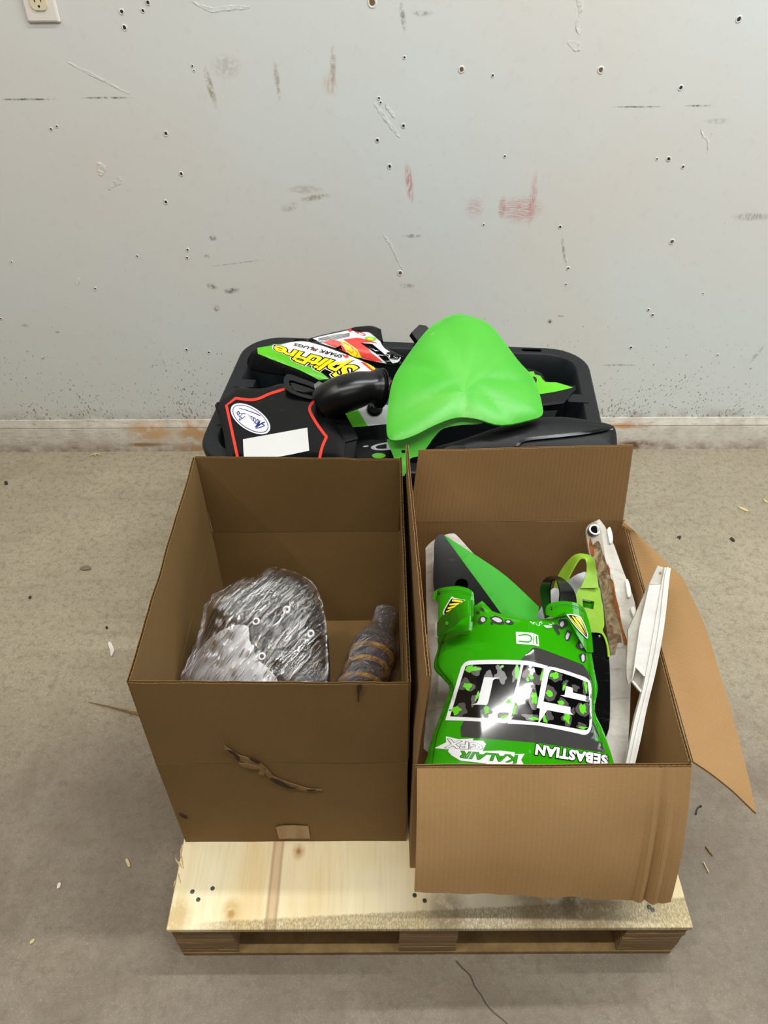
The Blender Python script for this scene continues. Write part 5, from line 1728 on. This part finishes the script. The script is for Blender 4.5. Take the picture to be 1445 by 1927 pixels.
# black tab under the fender
bt2 = Surf(atY(1030, 780, 1.20), (0.0, -0.35, 0.93))
o = sheet('black_plastic_tab', bt2, Z2((940, 600, 1), (985, 588), (1066, 584, 1), (1050, 622, 1), (1000, 660, 1), (930, 660, 1)), M['black'], None, 0.006, 0.01, 0, sm=2)
setp(o, 'short black tab between the big green fender and the black fender in front', 'plastic piece')

# big green fender
GF = Surf(atY(865, 715, 1.215), (0.0, -0.27, 0.963))
gfo = [(845, 595), (863, 591), (893, 597), (918, 608), (939, 630), (974, 677), (1002, 709), (1016, 744), (1022, 773, 1), (1012, 786), (944, 800), (896, 788), (858, 786), (818, 800), (782, 818), (752, 828), (732, 825), (727, 803), (731, 756), (738, 719), (753, 689), (794, 632), (818, 609)]
gcx = GF.uv0(868, 715)
ghub = GF.uv0(878, 742)


def dome(u, v):
    a = (u - gcx[0]) / 0.16
    b = (v - gcx[1] - 0.02) / 0.16
    return 0.046 * math.exp(-(a * a) * 0.9 - b * b * 0.45)


GF.h = dome
gd = dist_poly([GF.uv(*p[:2]) for p in smooth_poly(gfo, 3)])


def gfh(u, v):
    d = gd(u, v)
    h = dome(u, v) - 0.009 * math.exp(-d / 0.012)
    # creases fanning out from the crown, deeper towards the edge
    x, y = u - ghub[0], v - ghub[1]
    r = math.hypot(x, y)
    h += 0.0055 * min(1, r / 0.11) * abs(math.sin(math.atan2(x, y) * 3.5 + 0.9))
    return h


GF.h = gfh
M['fender'] = make_fender_mat(*GF.uv(872, 738))
FD = thing('green_fender', 'large green fender with pale rays, highest on the heap in the black bin', 'fender', tuple(atY(800, 860, 1.12)))
sheet('fender_shell', GF, gfo, M['fender'], FD, 0.003, 0.008, 0, sm=4, smooth=45)
p0 = GF.pt(*GF.uv(846, 790), 0)
lip = Surf(p0 + Vector((0, 0.014, -0.004)), (0.0, -0.85, 0.52), lambda u, v: -0.25 * max(0, 0.09 - abs(u + 0.02)) * 0.3)
sheet('fender_lip', lip, Z2((138, 742), (180, 752), (250, 732), (380, 676), (480, 634), (620, 628), (672, 634), (660, 652), (630, 660), (545, 664), (450, 682), (400, 725), (360, 780), (320, 830), (262, 850), (240, 930), (215, 930), (160, 800)), M['fender'], FD, 0.003, 0.008, 0, sm=3, smooth=45, holes=[Z2((216, 802, 1), (236, 800, 1), (240, 815, 1), (220, 818, 1))], label='pale inner lip of the fender')

# black fender in front right
bf = Surf(atY(1000, 815, 1.112), (0.0, -0.40, 0.915))
bfo = Z2((400, 786, 1), (440, 772), (540, 745), (700, 690), (850, 645), (1000, 622), (1120, 622), (1250, 640), (1350, 660), (1382, 690), (1390, 770), (1385, 830, 1), (400, 830, 1))
bd2 = dist_poly([bf.uv0(*p[:2]) for p in smooth_poly(bfo, 3)])
bf.h = lambda u, v: 0.012 * (1 - math.exp(-bd2(u, v) / 0.012))
BF = thing('black_fender', 'scuffed black fender lying across the bin just behind the right box', 'fender', tuple(atY(1000, 850, 1.07)))
sheet('shell', bf, bfo, M['black_dull'], BF, 0.004, 0.010, 0, sm=3)
sheet('stiffening_rib', bf, Z2((838, 772), (880, 738), (1000, 722), (1200, 700), (1330, 678), (1345, 690), (1200, 716), (1000, 738), (890, 752), (850, 780)), M['black'], BF, 0.006, 0.010, 0.006, sm=3)
p = bf.pt(*bf.uv(1150, 809), 0.0)
lathe('bolt_hole', p, bf.n, [(0.004, 0), (0.0036, 0.001), (0.0015, 0.0006)], M['black_print'], BF, 12)

# ------------------------------------------------------------------ floor crack and litter
FLR = Surf((0, 0, 0.0), (0, 0, 1))
floor_o = bpy.data.objects['floor']
M['crack'] = plain('crack_dark', rgb(84, 74, 64), 0.95)
cr_pts = [(858, 1808), (870, 1822), (885, 1836), (893, 1856), (905, 1872), (915, 1890), (930, 1906), (945, 1918), (960, 1932)]
obj_ = sheet('crack', FLR, stroke(cr_pts, (3.2, 2.2), 2), M['crack'], floor_o, 0, 0.02, 0.0005, sm=0)


def litter(name, outline, m, label, cat, t=0.002, lift=0.0):
    s = Surf((0, 0, 0.0006), (0, 0, 1), lambda u, v: 0.0012 * (1 + noise.noise(Vector((u * 120, v * 120, 3)))))
    o = sheet(name, s, outline, m, None, t, 0.008, t + lift, sm=3, flat_back=True)
    return setp(o, label, cat)


M['chip'] = plain('pale_wood', rgb(214, 194, 142), 0.8)
M['flake'] = plain('white_flake', rgb(226, 220, 210), 0.5)
M['dirt'] = plain('dark_debris', rgb(58, 50, 42), 0.9)
M['twig'] = plain('dry_straw', rgb(150, 118, 72), 0.9, 0.2, 0.4, 200)
litter('plastic_flake', [(203, 1211), (208, 1208), (215, 1222), (214, 1226), (209, 1235), (207, 1224)], M['flake'], 'crumpled whitish flake on the concrete left of the left box', 'debris')
litter('wood_chip', [(236, 1618), (240, 1616), (245, 1628), (241, 1631)], M['chip'], 'pale wood chip on the concrete left of the pallet deck', 'debris')
litter('wood_chip', [(56, 1776), (58, 1770), (65, 1766), (62, 1773)], M['chip'], 'pale pointed wood chip on the concrete at the far left front', 'debris')
litter('plastic_flake', [(107, 1670), (109, 1662), (114, 1661), (113, 1668), (109, 1672)], M['flake'], 'small white fleck on the concrete between the two wood chips', 'debris')
litter('dark_crumb', [(53, 1124), (57, 1121), (59, 1122), (56, 1126)], M['dirt'], 'dark crumb on the concrete at the far left, beyond the white flake', 'debris')
litter('dark_crumb', [(198, 1180), (201, 1178), (203, 1180), (200, 1183)], M['dirt'], 'round dark crumb on the concrete just behind the white flake', 'debris')
litter('dark_crumb', [(8, 906), (13, 905), (14, 910), (9, 911)], M['dirt'], 'dark speck on the concrete near the baseboard at the far left', 'debris')
litter('paint_chip', [(150, 1068), (160, 1064), (170, 1066), (168, 1071), (154, 1072)], plain('grey_chip', rgb(128, 116, 96), 0.9), 'flat greyish chip on the concrete at left, level with the left box interior', 'debris')
litter('leaf_scrap', [(1374, 1012), (1378, 1011), (1383, 1017), (1380, 1018)], M['dirt'], 'small dark leaf scrap on the concrete to the right of the right box', 'debris')
litter('wood_sliver', [(1389, 953), (1395, 954), (1408, 960), (1406, 962), (1394, 957)], M['chip'], 'thin pale sliver on the concrete near the right picture edge', 'debris')
litter('wood_sliver', [(1436, 938), (1442, 942), (1446, 946), (1440, 944)], M['chip'], 'pale sliver cut by the right picture edge near the baseboard', 'debris')
litter('dark_strip', stroke([(1310, 1532), (1312, 1522), (1318, 1516), (1320, 1518)], 2.5, 3), M['dirt'], 'curled dark bit on the concrete below the folded-out right flap', 'debris')
litter('dark_strip', stroke([(1275, 1010), (1281, 1009), (1279, 1013)], 2, 3), M['dirt'], 'tiny dark curl on the concrete just behind the folded-out right flap', 'debris')
litter('wood_sliver', stroke([(1328, 1592), (1334, 1600), (1341, 1610)], 1.8, 3), M['twig'], 'thin brown sliver on the concrete right of the pallet', 'debris')
litter('wood_sliver', stroke([(1324, 1622), (1330, 1634), (1334, 1642)], 1.5, 3), M['chip'], 'thin pale sliver on the concrete right of the pallet, nearer the deck corner', 'debris')
TW = thing('dry_twig', 'dry frayed straw stalk on the concrete beside the left box', 'twig', tuple(atZ(220, 1332, 0)))
a, b, c = atZ(166, 1321, 0.003), atZ(215, 1332, 0.006), atZ(262, 1345, 0.004)
sweep('stalk', cr3([a, b, c], 5), [0.0006 + 0.0022 * i / 10 for i in range(11)], M['twig'], TW, 6)
for dx, dy in ((0, -6), (6, 2), (-8, 3)):
    sweep('strand', [b, (b + c) / 2 + Vector((0, 0, 0.003)), atZ(258 + dx, 1346 + dy, 0.003)], [0.0012, 0.001, 0.0004], M['twig'], TW, 5)
ST = thing('straw_wisp', 'wisp of pale straw at the foot of the baseboard left of the bin', 'straw', tuple(atZ(180, 848, 0)))
for q in (((168, 858), (178, 853), (188, 856)), ((172, 857), (180, 854), (186, 853)), ((178, 858), (182, 854), (190, 855))):
    sweep('strand', cr3([atZ(x, y, 0.003 + 0.004 * (i == 1)) for i, (x, y) in enumerate(q)], 4), 0.0010, M['chip'], ST, 5)
